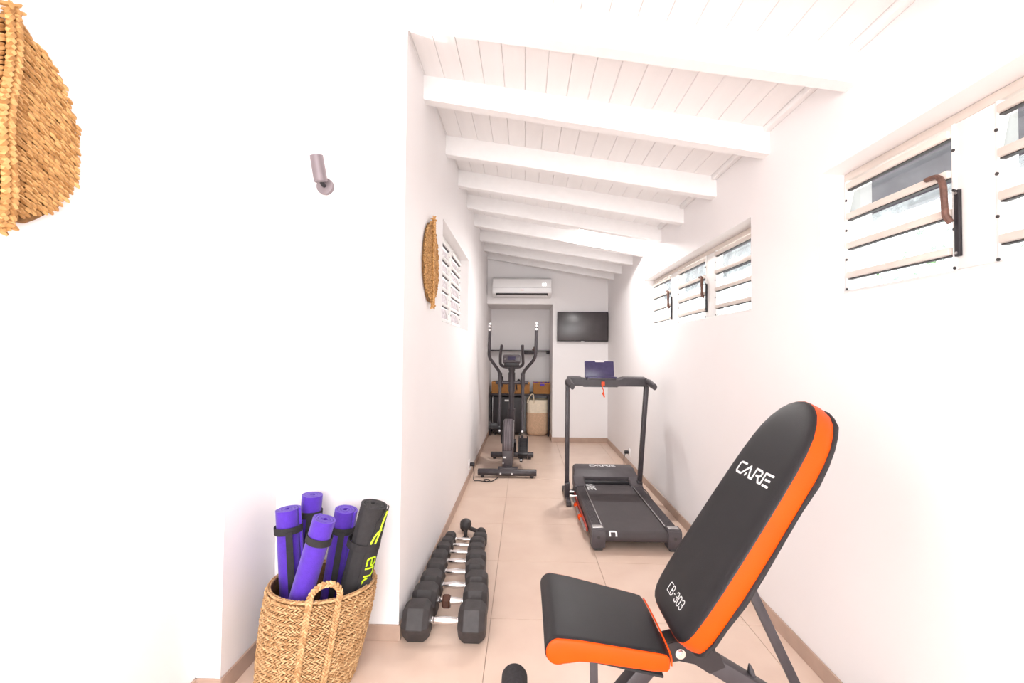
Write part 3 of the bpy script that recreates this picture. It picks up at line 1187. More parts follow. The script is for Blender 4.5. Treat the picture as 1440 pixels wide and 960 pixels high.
mc = obj('motor_cover', bm, M['greyplastic'], TM, ang=40)
bm = new()
bx(bm, (TX0 + .09, 3.99, .122), (TX1 - .09, 4.04, .152), .004)
obj('cover_mouth', bm, M['plastic'], mc)
bm = new()
letters(bm, ['LOGO'], (.60, 4.165, .2345), (1, 0, 0), (0, 1, .03), (0, -.03, 1), .048, .010, sx=1.42, thick=.0012)
obj('lettering', bm, M['white_print'], mc, smooth=False, label='white lettering')
bm = new()
letters(bm, ['LOGO'], (TX0 + .105, 4.05, .1222), (0, -1, 0), (1, 0, 0), (0, 0, 1), .060, .011, sx=1.12, gap=.2)
obj('lettering', bm, M['white_print'], belt, smooth=False, label='white CARE lettering by the motor cover')
bm = new()
# letter C wrapping the roller end
for p0, p1 in (((TX0 + .118, .115), (TX0 + .118, .080)), ((TX0 + .118, .115), (TX0 + .158, .115)), ((TX0 + .158, .115), (TX0 + .158, .080))):
    for k in range(5):
        pa = []
        for q in (k / 5, (k + 1) / 5):
            x_ = p0[0] + (p1[0] - p0[0]) * q
            ph = math.radians(30 + ((.115 - (p0[1] + (p1[1] - p0[1]) * q)) / .035) * 48)
            pa.append(Vector((x_, TY0 + .045 - .0368 * math.sin(ph), .086 + .0368 * math.cos(ph))))
        bar(bm, pa[0], pa[1], .011, .0012, up=(0, -math.sin(ph), math.cos(ph)))
obj('lettering', bm, M['white_print'], belt, smooth=False, label='white letter C on the roller')
# uprights
up = [((.368, 3.92, .06), (.366, 3.88, .985)), ((.992, 3.98, .06), (1.028, 3.88, .985))]
for a, b in up:
    bm = new()
    bar(bm, a, b, .034, .05, up=(0, 1, 0), bev=.006)
    u_ = obj('upright', bm, M['frame'], TM)
    bm = new()
    bar(bm, (a[0], a[1], .03), (a[0], a[1] - .03, .17), .040, .062, up=(0, 1, 0), bev=.006)
    obj('sleeve', bm, M['frame'], u_)
    # floor foot along the side, with wheel
    bm = new()
    bar(bm, (a[0], 4.20, .030), (a[0] + .006, 3.76, .030), .032, .034, bev=.005)
    ft = obj('floor_foot', bm, M['frame'], TM)
    for yy in (3.77, 4.18):
        bm = new()
        cyl(bm, (a[0] - .018, yy, .018), (a[0] + .024, yy, .018), .018, 16, bev=.004)
        obj('wheel', bm, M['rubber'], ft)
bm = new()
bar(bm, (.37, 3.98, .055), (1.0, 3.98, .055), .04, .03, bev=.004)
obj('cross_tube', bm, M['frame'], TM)
for yy in (3.92, 3.80):
    bm = new()
    cyl(bm, (.385, yy, .075), (.44, yy, .075), .009, 12)
    obj('pivot_pin', bm, M['steel'], TM)
bm = new()
bx(bm, (TX0 - .008, 3.12, .050), (TX0 + .002, 3.90, .078), .002)
obj('side_strip', bm, M['redmetal'], TM, label='dark red strip along the left side')
bm = new()
tube(bm, [(.415, 3.82, .045), (.422, 3.15, .055)], .009, 10)
gs = obj('gas_strut', bm, M['steel'], TM)
for yy in (3.66, 3.40):
    bm = new()
    lathe(bm, [(.012, -.035), (.018, -.03), (.019, .01), (.014, .03), (.010, .035)], (.419, yy, .050), axis='Y', n=16)
    obj('orange_grip', bm, M['orange'], gs, label='orange plastic grip')
# console bar
bm = new()
bar(bm, (.345, 3.90, 1.005), (1.05, 3.90, 1.005), .075, .055, bev=.016)
con = obj('console_bar', bm, M['frame'], TM)
bm = new()
pr = [(.365, .992), (.365, 1.045), (.47, 1.047), (.515, 1.028), (.79, 1.028), (.835, 1.047), (1.03, 1.047), (1.03, .985), (.79, .985), (.785, .972), (.49, .972), (.485, .985)]
loft(bm, [[Vector((a, 3.845, b)) for a, b in pr], [Vector((a, 3.955, b + .012)) for a, b in pr]])
bmesh.ops.bevel(bm, geom=list(bm.edges), offset=.005, segments=2, affect='EDGES')
cp = obj('control_panel', bm, M['frame'], TM)
bm = new()
bx(bm, (.53, 3.86, 1.030), (.77, 3.93, 1.045), .004)
obj('buttons', bm, M['greyplastic'], cp)
bm = new()
R_ = Matrix.Rotation(math.radians(-12), 3, 'X')
bx(bm, (.515, 3.925, 1.046), (.765, 3.945, 1.190), .007, rot=R_)
dp = obj('display_panel', bm, M['display'], TM, label='upright blue-violet display panel')
bm = new()
bx(bm, (.605, 3.938, 1.178), (.685, 3.966, 1.1935), .003)
obj('handle_slot', bm, M['acwhite'], dp, label='white slot cover at the panel top')
bm = new()
bx(bm, (.53, 3.87, 1.042), (.78, 3.915, 1.058), .005)
obj('panel_base', bm, M['display'], dp)
for pth in ([(.372, 3.90, 1.015), (.372, 3.78, 1.018), (.373, 3.56, .996)], [(1.03, 3.90, 1.015), (1.026, 3.78, 1.018), (1.02, 3.60, .996)]):
    bm = new()
    P = smooth_path(pth, .05, 5)
    tube(bm, P, [.026] * (len(P) - 1) + [.022], 16, sx=.8, sy=1.1)
    h = obj('handrail', bm, M['frame'], TM)
bm = new()
bx(bm, (.638, 3.836, 1.026), (.676, 3.865, 1.038), .003)
sk_ = obj('safety_key', bm, M['dark_and_shadow'], TM, label='black safety key with red-orange cord')
bm = new()
bx(bm, (.643, 3.830, .985), (.672, 3.842, 1.020), .004)
tube(bm, smooth_path([(.657, 3.834, 1.0), (.650, 3.832, .965), (.664, 3.832, .945), (.656, 3.832, .925), (.668, 3.832, .905), (.660, 3.832, .93)], .01, 4), .004, 8)
tube(bm, smooth_path([(.650, 3.830, .925), (.660, 3.828, .912), (.668, 3.830, .890)], .01, 4), .006, 8)
obj('cord', bm, M['red'], sk_, label='red-orange cord')

# ================================================================== SOCKETS AND CABLES
def socket(label, p, nx):
    t = thing('wall_socket', label, 'socket', p)
    bm = new()
    bx(bm, (min(p[0], p[0] + nx * .010), p[1] - .042, p[2] - .042), (max(p[0], p[0] + nx * .010), p[1] + .042, p[2] + .042), .003)
    obj('plate', bm, M['acwhite'], t)
    bm = new()
    cyl(bm, (p[0] + nx * .010, p[1], p[2]), (p[0] + nx * .012, p[1], p[2]), .022, 24)
    obj('socket_face', bm, M['acwhite'], t)
    return t


socket('white wall socket on the corridor wall left of the elliptical trainer', (XL, 4.48, .155), 1)
socket('white wall socket low on the right wall behind the treadmill', (XR, 5.10, .165), -1)


def cable(label, plug, nx, pts, r=.004):
    t = thing('power_cable', label, 'cable', plug)
    bm = new()
    cyl(bm, (plug[0], plug[1], plug[2]), (plug[0] + nx * .045, plug[1], plug[2]), .019, 16, bev=.004)
    obj('plug', bm, M['plastic'], t)
    bm = new()
    tube(bm, smooth_path(pts, .05, 6), r, 8)
    obj('wire', bm, M['plastic'], t)


cable('black power cable from the left wall socket to the elliptical trainer', (XL + .0125, 4.48, .155), 1,
      [(-.50, 4.48, .15), (-.485, 4.47, .09), (-.49, 4.44, .006), (-.44, 4.46, .005), (-.36, 4.42, .005), (-.32, 4.48, .005), (-.37, 4.52, .005), (-.40, 4.46, .009), (-.34, 4.40, .009), (-.30, 4.45, .006), (-.255, 4.552, .012)])
cable('black power cable from the right wall socket to the treadmill', (XR - .0125, 5.10, .165), -1,
      [(1.125, 5.10, .16), (1.10, 5.08, .10), (1.09, 5.0, .006), (1.08, 4.6, .005), (1.12, 4.2, .005), (1.10, 3.98, .006), (1.03, 3.93, .02)])

# ================================================================== ELLIPTICAL TRAINER
EL = thing('elliptical_trainer', 'dark grey elliptical cross trainer with tall swing arms at the corridor end', 'elliptical trainer', (-.16, 4.95, 0))
for y, xa, xb, r, zc_ in ((4.60, -.462, .128, .034, .052), (5.40, -.392, .112, .032, .050)):
    bm = new()
    cyl(bm, (xa, y, zc_), (xb, y, zc_), r, 20, bev=.006)
    st = obj('stabilizer', bm, M['frame'], EL)
    for xx in (xa + .045, xb - .045):
        bm = new()
        cyl(bm, (xx, y, 0), (xx, y, .03), .018, 14, bev=.003)
        obj('foot', bm, M['rubber'], st)
    if y < 5:
        for xx in (-.232, -.118):
            bm = new()
            cyl(bm, (xx, y - .034, .045), (xx, y - .037, .045), .009, 12)
            obj('bolt', bm, M['steel'], st)
bm = new()
bx(bm, (-.26, 4.585, .07), (-.06, 4.65, .10), .006)
obj('base_bracket', bm, M['frame'], EL)
bm = new()
bar(bm, (-.155, 4.60, .075), (-.150, 5.42, .075), .05, .06, bev=.006)
obj('main_beam', bm, M['frame'], EL)
# flywheel housing: disc in the Y-Z plane with ribs on its rim
hx0, hx1, hyc, hzc, hr_ = -.222, -.112, 4.90, .305, .235
bm = new()
rings = []
for xx, k in ((hx0, .90), (hx0 + .006, .97), (hx0 + .016, 1.0), (hx1 - .016, 1.0), (hx1 - .006, .97), (hx1, .90)):
    ring = []
    for j in range(48):
        a = 2 * math.pi * j / 48
        ring.append(Vector((xx, hyc + 1.12 * hr_ * k * math.cos(a), hzc + hr_ * k * math.sin(a))))
    rings.append(ring)
loft(bm, rings)
# lower shroud
bx(bm, (hx0 + .004, 4.63, .085), (hx1 - .004, 5.10, .26), .012)
hs = obj('flywheel_housing', bm, M['greyplastic'], EL)
for k in range(6):
    xx = hx0 + .024 + k * (hx1 - hx0 - .048) / 5
    bm = new()
    P = [(xx, hyc + 1.12 * (hr_ + .0015) * math.cos(a), hzc + (hr_ + .0015) * math.sin(a)) for a in [math.radians(95 + 110 * j / 20) for j in range(21)]]
    tube(bm, P, .0035, 6)
    obj('rib', bm, M['lamp'], hs)
bm = new()
P = [(hx1 + .001, hyc + 1.12 * (hr_ * .95) * math.cos(a), hzc + (hr_ * .95) * math.sin(a)) for a in [math.radians(60 + 150 * j / 24) for j in range(25)]]
tube(bm, P, .0035, 6)
obj('trim_line', bm, M['steel'], hs, label='silver trim line')
bm = new()
bx(bm, (-.207, 4.622, .186), (-.180, 4.633, .200), .001)
obj('sticker', bm, M['white_print'], hs, label='small white sticker')
bm = new()
bmesh.ops.create_uvsphere(bm, u_segments=12, v_segments=8, radius=.009)
bmesh.ops.translate(bm, verts=bm.verts, vec=(-.210, 4.624, .135))
obj('power_jack', bm, M['steel'], hs)
# cranks
for s, xx, a in ((-1, hx0 - .012, math.radians(110)), (1, hx1 + .012, math.radians(-70))):
    e = Vector((xx, 4.92 + .13 * math.cos(a), .30 + .13 * math.sin(a)))
    bm = new()
    bar(bm, (xx, 4.92, .30), e, .014, .034, up=(1, 0, 0), bev=.003)
    cyl(bm, (xx - .010, 4.92, .30), (xx + .010, 4.92, .30), .026, 20)
    obj('crank_arm', bm, M['darkmetal'], EL)
# column
bm = new()
tube(bm, [(-.150, 5.40, .07), (-.150, 5.33, .60)], .036, 16, sx=1.0, sy=1.15)
tube(bm, [(-.150, 5.335, .58), (-.149, 5.29, .98)], .030, 16)
col = obj('column', bm, M['frame'], EL)
bm = new()
tube(bm, [(-.150, 5.318, .80), (-.149, 5.290, 1.02)], .040, 16, sx=1.0)
obj('column_sleeve', bm, M['frame'], col)
bm = new()
tube(bm, [(-.149, 5.290, .98), (-.147, 5.25, 1.14)], .032, 16)
tube(bm, [(-.149, 5.272, 1.05), (-.147, 5.25, 1.13)], .038, 16)
obj('column_neck', bm, M['frame'], col)
bm = new()
tube(bm, [(-.335, 5.30, .905), (.040, 5.30, .905)], .022, 14)
obj('pivot_axle', bm, M['frame'], EL)
# fixed U grips
bm = new()
P = smooth_path([(-.255, 5.04, 1.335), (-.275, 5.10, 1.22), (-.278, 5.20, 1.115), (-.235, 5.25, 1.085), (-.060, 5.25, 1.085), (-.017, 5.20, 1.115), (-.022, 5.10, 1.22), (-.026, 5.04, 1.335)], .05, 6)
tube(bm, P, .0165, 12)
obj('fixed_grip', bm, M['frame'], EL)
# console
bm = new()
R_ = Matrix.Rotation(math.radians(-35), 3, 'X')
bx(bm, (-.250, 5.185, 1.125), (-.048, 5.225, 1.235), .016, rot=R_)
co = obj('console', bm, M['greyplastic'], EL)
bm = new()
bx(bm, (-.195, 5.180, 1.165), (-.103, 5.186, 1.213), .003, rot=R_)
obj('screen', bm, M['lcd'], co, label='small dark screen')
for xx in (-.226, -.074):
    bm = new()
    cyl(bm, (xx, 5.178, 1.172), (xx, 5.190, 1.18), .010, 12)
    obj('button', bm, M['steel'], co)
bm = new()
bx(bm, (-.235, 5.17, 1.095), (-.063, 5.225, 1.155), .014)
obj('console_tray', bm, M['plastic'], co)
# swing arms
for s, P in ((-1, [(-.392, 5.10, 1.565), (-.403, 5.15, 1.30), (-.408, 5.18, 1.20), (-.285, 5.27, 1.025), (-.283, 5.28, .90), (-.284, 5.20, .40)]),
             (1, [(.130, 5.10, 1.575), (.125, 5.12, 1.30), (.118, 5.14, 1.19), (-.022, 5.27, 1.025), (-.020, 5.28, .90), (-.022, 5.16, .36)])):
    sp = smooth_path(P, .07, 6)
    bm = new()
    tube(bm, sp, .0185, 12)
    k = [i for i, p in enumerate(sp) if p.z < 1.0]
    arm = obj('swing_arm', bm, M['frame'], EL)
    bm = new()
    tube(bm, [(P[3][0], 5.272, 1.02), (P[4][0], 5.283, .86)], .025, 14)
    obj('pivot_sleeve', bm, M['frame'], arm)
    bm = new()
    d_ = (Vector(P[1]) - Vector(P[0])).normalized()
    p0 = Vector(P[0])
    for a_, b_ in ((.006, .030), (.042, .066)):
        tube(bm, [p0 + d_ * a_, p0 + d_ * b_], .0195, 12)
    obj('pulse_sensor', bm, M['chrome'], arm, label='chrome sensor bands')
    bm = new()
    bmesh.ops.create_uvsphere(bm, u_segments=12, v_segments=8, radius=.017)
    bmesh.ops.translate(bm, verts=bm.verts, vec=p0 - d_ * .006)
    obj('end_cap', bm, M['acwhite'], arm, label='white end cap')
    bm = new()
    q = Vector(P[5])
    cyl(bm, q + Vector((0, -.022, .01)), q + Vector((0, -.028, .01)), .010, 12)
    obj('bolt', bm, M['steel'], arm)
# pedal rails and pedals
for s, pv, cr, py in ((-1, Vector((-.284, 5.20, .395)), Vector((-.262, 4.90, .40)), 0), (1, Vector((-.022, 5.13, .315)), Vector((-.030, 4.80, .115)), 0)):
    bm = new()
    bar(bm, pv, cr, .030, .034, bev=.004)
    pr_ = obj('pedal_rail', bm, M['darkmetal'], EL)
    bm = new()
    dn = (cr - pv).normalized()
    c = pv + dn * (.235 if s > 0 else .10) + Vector((s * .016 - (.045 if s < 0 else 0), 0, .0))
    c.z += .034
    R_ = (Vector((0, -1, 0))).rotation_difference(dn).to_matrix()
    t_ = new()
    bx(t_, (-.052, -.15, -.012), (.052, .15, .012), .010)
    bx(t_, (-.052, -.15, .0), (-.040, .10, .040), .005)
    bx(t_, (.040, -.15, .0), (.052, .10, .040), .005)
    bx(t_, (-.052, .10, .0), (.052, .15, .055), .010)
    bmesh.ops.rotate(t_, verts=t_.verts, cent=(0, 0, 0), matrix=Matrix.Rotation(math.pi, 3, 'Z'))
    bmesh.ops.rotate(t_, verts=t_.verts, cent=(0, 0, 0), matrix=R_)
    bmesh.ops.translate(t_, verts=t_.verts, vec=c)
    merge(bm, t_)
    pd = obj('pedal', bm, M['plastic'], EL)
    for k in range(4):
        bm = new()
        o_ = c + dn * (-.09 + .05 * k) + Vector((0, 0, .014))
        bar(bm, o_ + Vector((-.036, 0, 0)), o_ + Vector((.036, 0, 0)), .010, .004, up=(0, 0, 1))
        obj('tread', bm, M['rubber'], pd)
    bm = new()
    cyl(bm, cr + Vector((0, -.018, .02)), cr + Vector((0, -.024, .02)), .010, 12)
    obj('bolt', bm, M['steel'], pr_)

# ================================================================== ALCOVE
AL = thing('shelf_unit', 'low dark metal shelf unit across the alcove with baskets on it', 'shelf', (-.06, 7.0, 0))
bm = new()
bx(bm, (XL + .012, 6.86, .600), (.375, 7.26, .632), .003)
obj('shelf_board', bm, M['shelf'], AL)
for xx in (XL + .014, .352):
    for yy in (6.865, 7.235):
        bm = new()
        bx(bm, (xx, yy, 0), (xx + .022, yy + .022, .60), .002)
        obj('leg', bm, M['shelf'], AL)
WS = thing('wall_shelf', 'narrow dark wall shelf across the alcove above the elliptical trainer', 'shelf', (-.06, 7.2, 1.27))
bm = new()
bx(bm, (XL + .004, 7.08, 1.272), (.389, 7.298, 1.290), .002)
obj('shelf_board', bm, M['shelf'], WS)
for xx in (.345,):
    bm = new()
    bx(bm, (xx, 7.10, 1.235), (xx + .04, 7.298, 1.272), .003)
    obj('bracket', bm, M['shelf'], WS)
bm = new()
bx(bm, (-.02, 7.09, 1.225), (.16, 7.2, 1.271), .004)
obj('support_box', bm, M['shelf'], WS, label='dark box under the shelf board')
t = thing('wooden_figure', 'tiny brown wooden object standing on the narrow wall shelf', 'ornament', (.135, 7.16, 1.29))
bm = new()
bx(bm, (.115, 7.14, 1.29), (.155, 7.18, 1.315), .004)
bx(bm, (.135, 7.145, 1.312), (.160, 7.175, 1.345), .006)
obj('body', bm, M['brown'], t)


def wicker_basket(label, x0, x1, y0, y1, z0, h, group='wicker baskets on the low shelf'):
    t = thing('wicker_basket', label, 'basket', ((x0 + x1) / 2, (y0 + y1) / 2, z0), group)
    bm = new()
    th = .008
    bx(bm, (x0, y0, z0), (x1, y1, z0 + .008))
    for lo, hi in (((x0, y0), (x1, y0 + th)), ((x0, y1 - th), (x1, y1)), ((x0, y0), (x0 + th, y1)), ((x1 - th, y0), (x1, y1))):
        bx(bm, (lo[0], lo[1], z0), (hi[0], hi[1], z0 + h))
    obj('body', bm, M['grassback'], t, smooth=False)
    bm = new()
    rows = int(h / .010)
    for r_ in range(rows + 1):
        z = z0 + .004 + r_ * .010
        n = int((x1 - x0) / .014)
        for k in range(n):
            x = x0 + (k + .5) * (x1 - x0) / n
            if (k + r_) % 2: stitch(bm, (x, y0 - .001, z), (1, 0, 0), (0, -1, 0), .017, .010, .010)
        n = int((y1 - y0) / .014)
        for k in range(n):
            y = y0 + (k + .5) * (y1 - y0) / n
            if (k + r_) % 2:
                for xx, nx in ((x0 - .001, -1), (x1 + .001, 1)): stitch(bm, (xx, y, z), (0, 1, 0), (nx, 0, 0), .017, .010, .010)
    obj('weave', bm, M['wicker'], t)
    bm = new()
    for a, b in (((x0, y0), (x1, y0)), ((x1, y0), (x1, y1)), ((x1, y1), (x0, y1)), ((x0, y1), (x0, y0))):
        tube(bm, [(a[0], a[1], z0 + h), (b[0], b[1], z0 + h)], .007, 8)
    obj('rim', bm, M['wicker'], t)
    return t


wicker_basket('orange wicker basket at the left end of the low shelf behind the trainer', -.495, -.235, 6.90, 7.15, .633, .165)
wicker_basket('orange wicker basket in the middle of the low shelf behind the trainer', -.205, .075, 6.90, 7.15, .633, .155)
wicker_basket('brown wicker basket filled with violet bands at the shelf right end', .135, .385, 6.90, 7.15, .633, .160)
GB = 'violet bands in the right wicker basket'
for k in range(4):
    bm = new()
    x = .165 + .062 * k
    P = [(x + .026 * math.cos(a), 7.02 + .03 * math.sin(a) + .01 * k, .775 + .018 * math.sin(a * 2 + k)) for a in [2 * math.pi * j / 18 for j in range(18)]]
    tube(bm, P, .014, 8, closed=True)
    b_ = obj('resistance_band', bm, M['violet'], None, origin=(x, 7.02, .775))
    meta(b_, ('leftmost coiled violet exercise band in the right wicker basket', 'second coiled violet band from the left in the right wicker basket', 'third coiled violet band from the left in the right wicker basket', 'rightmost coiled violet exercise band in the right wicker basket')[k], 'exercise band', GB)
bm = new()
bx(bm, (.235, 6.886, .755), (.30, 6.8915, .785), .002)
bl = obj('cloth_tag', bm, M['violet'], None, origin=(.2675, 6.889, .77))
meta(bl, 'violet cloth tag hanging over the front of the right wicker basket', 'tag')
t = thing('jump_rope', 'black skipping rope hanging out of the left wicker basket', 'rope', (-.36, 6.95, .64))
bm = new()
tube(bm, smooth_path([(-.335, 7.0, .70), (-.335, 6.94, .86), (-.335, 6.885, .80), (-.33, 6.882, .72)], .03, 5), .006, 8)
obj('cord', bm, M['plastic'], t)
bm = new()
cyl(bm, (-.335, 6.96, .80), (-.335, 6.945, .885), .011, 12)
obj('handle', bm, M['plastic'], t)
t = thing('ab_strap', 'black strap and folded pouch in the middle wicker basket', 'strap', (-.10, 7.0, .64))
bm = new()
loft(bm, [[Vector((-.15, 6.96, .70)), Vector((-.03, 6.96, .70)), Vector((-.03, 7.05, .70)), Vector((-.15, 7.05, .70))],
          [Vector((-.135, 6.97, .80)), Vector((-.045, 6.97, .80)), Vector((-.045, 7.03, .80)), Vector((-.135, 7.03, .80))],
          [Vector((-.10, 6.99, .845)), Vector((-.08, 6.99, .845)), Vector((-.08, 7.01, .845)), Vector((-.10, 7.01, .845))]])
obj('pouch', bm, M['strap'], t)
bm = new()
tube(bm, smooth_path([(-.135, 6.98, .79), (-.125, 6.885, .775), (-.115, 6.883, .69)], .02, 4), .010, 8, sy=.3)
obj('strap', bm, M['strap'], t)

FR = thing('mini_fridge', 'black box-shaped appliance with small white label, under the low shelf beside the laundry bag', 'appliance', (-.26, 7.05, 0))
bm = new()
bx(bm, (-.475, 6.92, .035), (-.035, 7.25, .585), .008)
obj('body', bm, M['plastic'], FR)
bm = new()
bx(bm, (-.472, 6.900, .045), (-.038, 6.9195, .578), .008)
obj('door', bm, M['plastic'], FR)
bm = new()
bx(bm, (-.485, 6.900, .10), (-.477, 6.916, .578), .002)
obj('edge_trim', bm, M['steel'], FR, label='thin silver edge strip')
bm = new()
bx(bm, (-.298, 6.897, .515), (-.235, 6.8998, .540), .001)
obj('label_plate', bm, M['white_print'], FR, label='small white label')
for xx in (-.45, -.08):
    for yy in (6.95, 7.2):
        bm = new()
        bx(bm, (xx, yy, 0), (xx + .02, yy + .02, .036))
        obj('foot', bm, M['rubber'], FR, smooth=False)

# laundry bag
LB = thing('laundry_bag', 'two-tone cream and tan fabric laundry bag with rope handle under the shelf', 'bag', (.20, 7.0, 0))
def bagring(z, k=1.0):
    out = []
    for j in range(40):
        a = 2 * math.pi * j / 40
        ca, sa = math.cos(a), math.sin(a)
        e = .62
        x = math.copysign(abs(ca) ** e, ca) * .166
        y = math.copysign(abs(sa) ** e, sa) * .145
        w_ = 1 + .012 * math.sin(5 * a + z * 14) + .008 * math.sin(11 * a + z * 30)
        out.append(Vector((.198 + x * k * w_, 7.03 + y * k * w_, z)))
    return out
for nm, m_, zs in (('lower_panel', 'tan', [(.004, .72), (.012, .86), (.035, .96), (.08, 1.0), (.16, .99), (.26, .985), (.345, .98)]),
                   ('upper_panel', 'cream', [(.345, .984), (.42, .99), (.50, .99), (.535, 1.0), (.540, .985), (.50, .97), (.36, .965)])):
    bm = new()
    loft(bm, [bagring(z, k) for z, k in zs])
    if nm == 'upper_panel':
        pass
    obj(nm, bm, M[m_], LB, ang=60, label=('tan lower half' if m_ == 'tan' else 'cream upper half'))
bm = new()
tube(bm, smooth_path([(.045, 6.878, .50), (.070, 6.874, .575), (.105, 6.845, .632), (.130, 6.845, .632), (.142, 6.874, .565), (.140, 6.876, .49)], .04, 6), .009, 10)
obj('rope_handle', bm, M['rope'], LB, label='cream rope handle')

# ================================================================== AIR CONDITIONER
AC = thing('air_conditioner', 'white split air conditioner unit above the alcove', 'air conditioner', (-.05, YB, 2.02))
x0, x1, z0, z1 = -.455, .360, 2.022, 2.292
bm = new()
pr = [(YB - .001, z0), (YB - .001, z1 - .006), (YB - .02, z1), (YB - .16, z1 - .004), (YB - .195, z1 - .03), (YB - .205, z0 + .10), (YB - .190, z0 + .045), (YB - .13, z0 + .006)]
loft(bm, [[Vector((x, y, z)) for y, z in pr] for x in (x0, x1)])
bmesh.ops.bevel(bm, geom=list(bm.edges), offset=.008, segments=3, affect='EDGES')
body = obj('body', bm, M['acwhite'], AC)
bm = new()
bar(bm, (x0 + .05, YB - .186, z0 + .036), (x1 - .05, YB - .186, z0 + .036), .030, .030, up=(0, -.8, -.6), bev=.004)
obj('vent', bm, M['dark_and_shadow'], AC, label='dark air outlet slot')
bm = new()
bar(bm, (x0 + .06, YB - .178, z0 + .012), (x1 - .06, YB - .178, z0 + .012), .036, .006, up=(0, -.5, -.85), bev=.002)
obj('flap', bm, M['acwhite'], AC)
bm = new()
bx(bm, (-.07, YB - .2095, z0 + .088), (-.02, YB - .2055, z0 + .096))
obj('badge', bm, M['red'], AC, smooth=False, label='tiny red badge')
for k in (0, 1):
    bm = new()
    bx(bm, (.232 + .032 * k, YB - .2075, z0 + .15), (.254 + .032 * k, YB - .2035, z0 + .19), .002)
    obj('display_digit', bm, emit_mat('pale_digit_light', (.95, 1, 1), 1.1) if k == 0 else bpy.data.materials['pale_digit_light'], AC)
bm = new()
bx(bm, (x0 + .004, YB - .2062, z0 + .124), (x1 - .004, YB - .2025, z0 + .1262))
obj('panel_seam', bm, M['lamp'], AC, smooth=False)

# ================================================================== TELEVISION
TV = thing('television', 'flat black television mounted on the end wall right of the alcove', 'television', (.8, YB, 1.62))
bm = new()
bx(bm, (.452, YB - .075, 1.418), (1.160, YB - .040, 1.830), .006)
obj('bezel', bm, M['plastic'], TV)
bm = new()
bx(bm, (.460, YB - .0765, 1.432), (1.152, YB - .0748, 1.822), .001)
obj('screen', bm, M['screen'], TV)
bm = new()
bx(bm, (.78, YB - .077, 1.413), (.83, YB - .062, 1.423), .003)
obj('badge', bm, M['steel'], TV)
bm = new()
bx(bm, (.65, YB - .041, 1.50), (.95, YB - .001, 1.74), .004)
obj('wall_bracket', bm, M['darkmetal'], TV)

# ================================================================== WEIGHT BENCH
BN = thing('weight_bench', 'black and orange padded adjustable weight bench in the foreground', 'bench', (.5, 1.44, 0))
# ---- backrest: local s along, w = world Y, n = face normal
B0_ = Vector((.442, 0, .444))
BD = Vector((.535, 0, .845)).normalized()
BNn = Vector((-.845, 0, .535)).normalized()
far = [(0.02, 1.585), (0.0, 1.560), (-.008, 1.52)]
right = [(.05, 1.600), (.127, 1.606), (.298, 1.604), (.45, 1.600), (.56, 1.592), (.634, 1.580), (.69, 1.562), (.735, 1.535), (.770, 1.500), (.790, 1.455), (.796, 1.437)]
c_ = 1.438
half = [(-.006, .0), (-.006, .05), (-.005, .09), (.000, .118), (.012, .138), (.03, .150), (.06, .158), (.12, .164), (.20, .167), (.30, .166), (.40, .164), (.50, .160), (.58, .155), (.64, .147), (.69, .134),
        (.73, .114), (.76, .090), (.78, .062), (.792, .032), (.796, 0)]
outline = [Vector((s, c_ - w)) for s, w in half] + [Vector((s, c_ + w)) for s, w in reversed(half[1:-1])]


def bpt(s, w, n): return B0_ + BD * s + Vector((0, w, 0)) + BNn * n


def inset(P, d, cen):
    """uniform-ish inset of the outline towards its inside"""
    out = []
    n = len(P)
    for i in range(n):
        e = (P[(i + 1) % n] - P[i - 1])
        e.normalize()
        nn = Vector((-e.y, e.x))
        if (Vector(cen) - P[i]).dot(nn) < 0: nn = -nn
        if (i == 0 or abs(P[i].y - cen[1]) < 1e-6): nn = Vector((cen[0] - P[i].x, 0)).normalized()
        out.append(P[i] + nn * d)
    return out


cen = (.38, c_)
# face cushion: domed with rounded rim and centre fill
bm = new()
lv = [(.995, -.012), (1.0, -.002), (.978, .0035), (.94, .007), (.86, .0095), (.74, .0110), (.60, .0115), (.3, .0115), (.05, .0115)]
rings = []
for k, n in lv:
    rg = []
    for p in outline:
        q_ = Vector((min(.62, max(.155, p.x)), c_))
        pp = q_ + (p - q_) * k
        rg.append(bpt(pp.x, pp.y, n))
    rings.append(rg)
loft(bm, rings)
face = obj('backrest_pad', bm, M['vinyl'], BN, ang=50)
bm = new()
lv = [(.002, -.056), (-.001, -.050), (-.003, -.030), (-.001, -.012), (.0, -.001), (.003, -.0005)]
rings = [[bpt(p.x, p.y, n) for p in inset(outline, d, cen)] for d, n in lv]
loft(bm, rings)
obj('backrest_side_band', bm, M['orange'], BN, ang=50, label='bright orange side band of the backrest')
bm = new()
rings = []
for d, n in ((.02, -.070), (.004, -.069), (-.004, -.066), (-.006, -.060), (-.004, -.056), (.004, -.0545)):
    P = inset(outline, d, cen)
    rings.append([bpt(p.x, p.y, n + (.0030 * math.sin(i * 2.3 + p.x * 90) if n < -.055 and d < .01 else 0)) for i, p in enumerate(P)])
loft(bm, rings)
obj('backrest_shell', bm, M['strap'], BN, ang=60, label='black fabric back cover, wavy at the edge')


def facept(p):
    return p


bm = new()
O_ = bpt(.504, 1.534, .0118)
letters(bm, ['LOGO'], O_, (0, -1, 0), BD, BNn, .036, .0072, sx=.192 / (3.3 * .036), thick=.0006)
obj('lettering', bm, M['white_print'], face, smooth=False, label='white CARE lettering')
bm = new()
letters(bm, 'CB-303', bpt(.0605, 1.497, .0118), (0, -1, 0), BD, BNn, .029, .0026, sx=.122 / (2.95 + 5 * .25) / .029, thick=.0006)
obj('lettering', bm, M['white_print'], face, smooth=False, label='thin white CB-303 lettering')

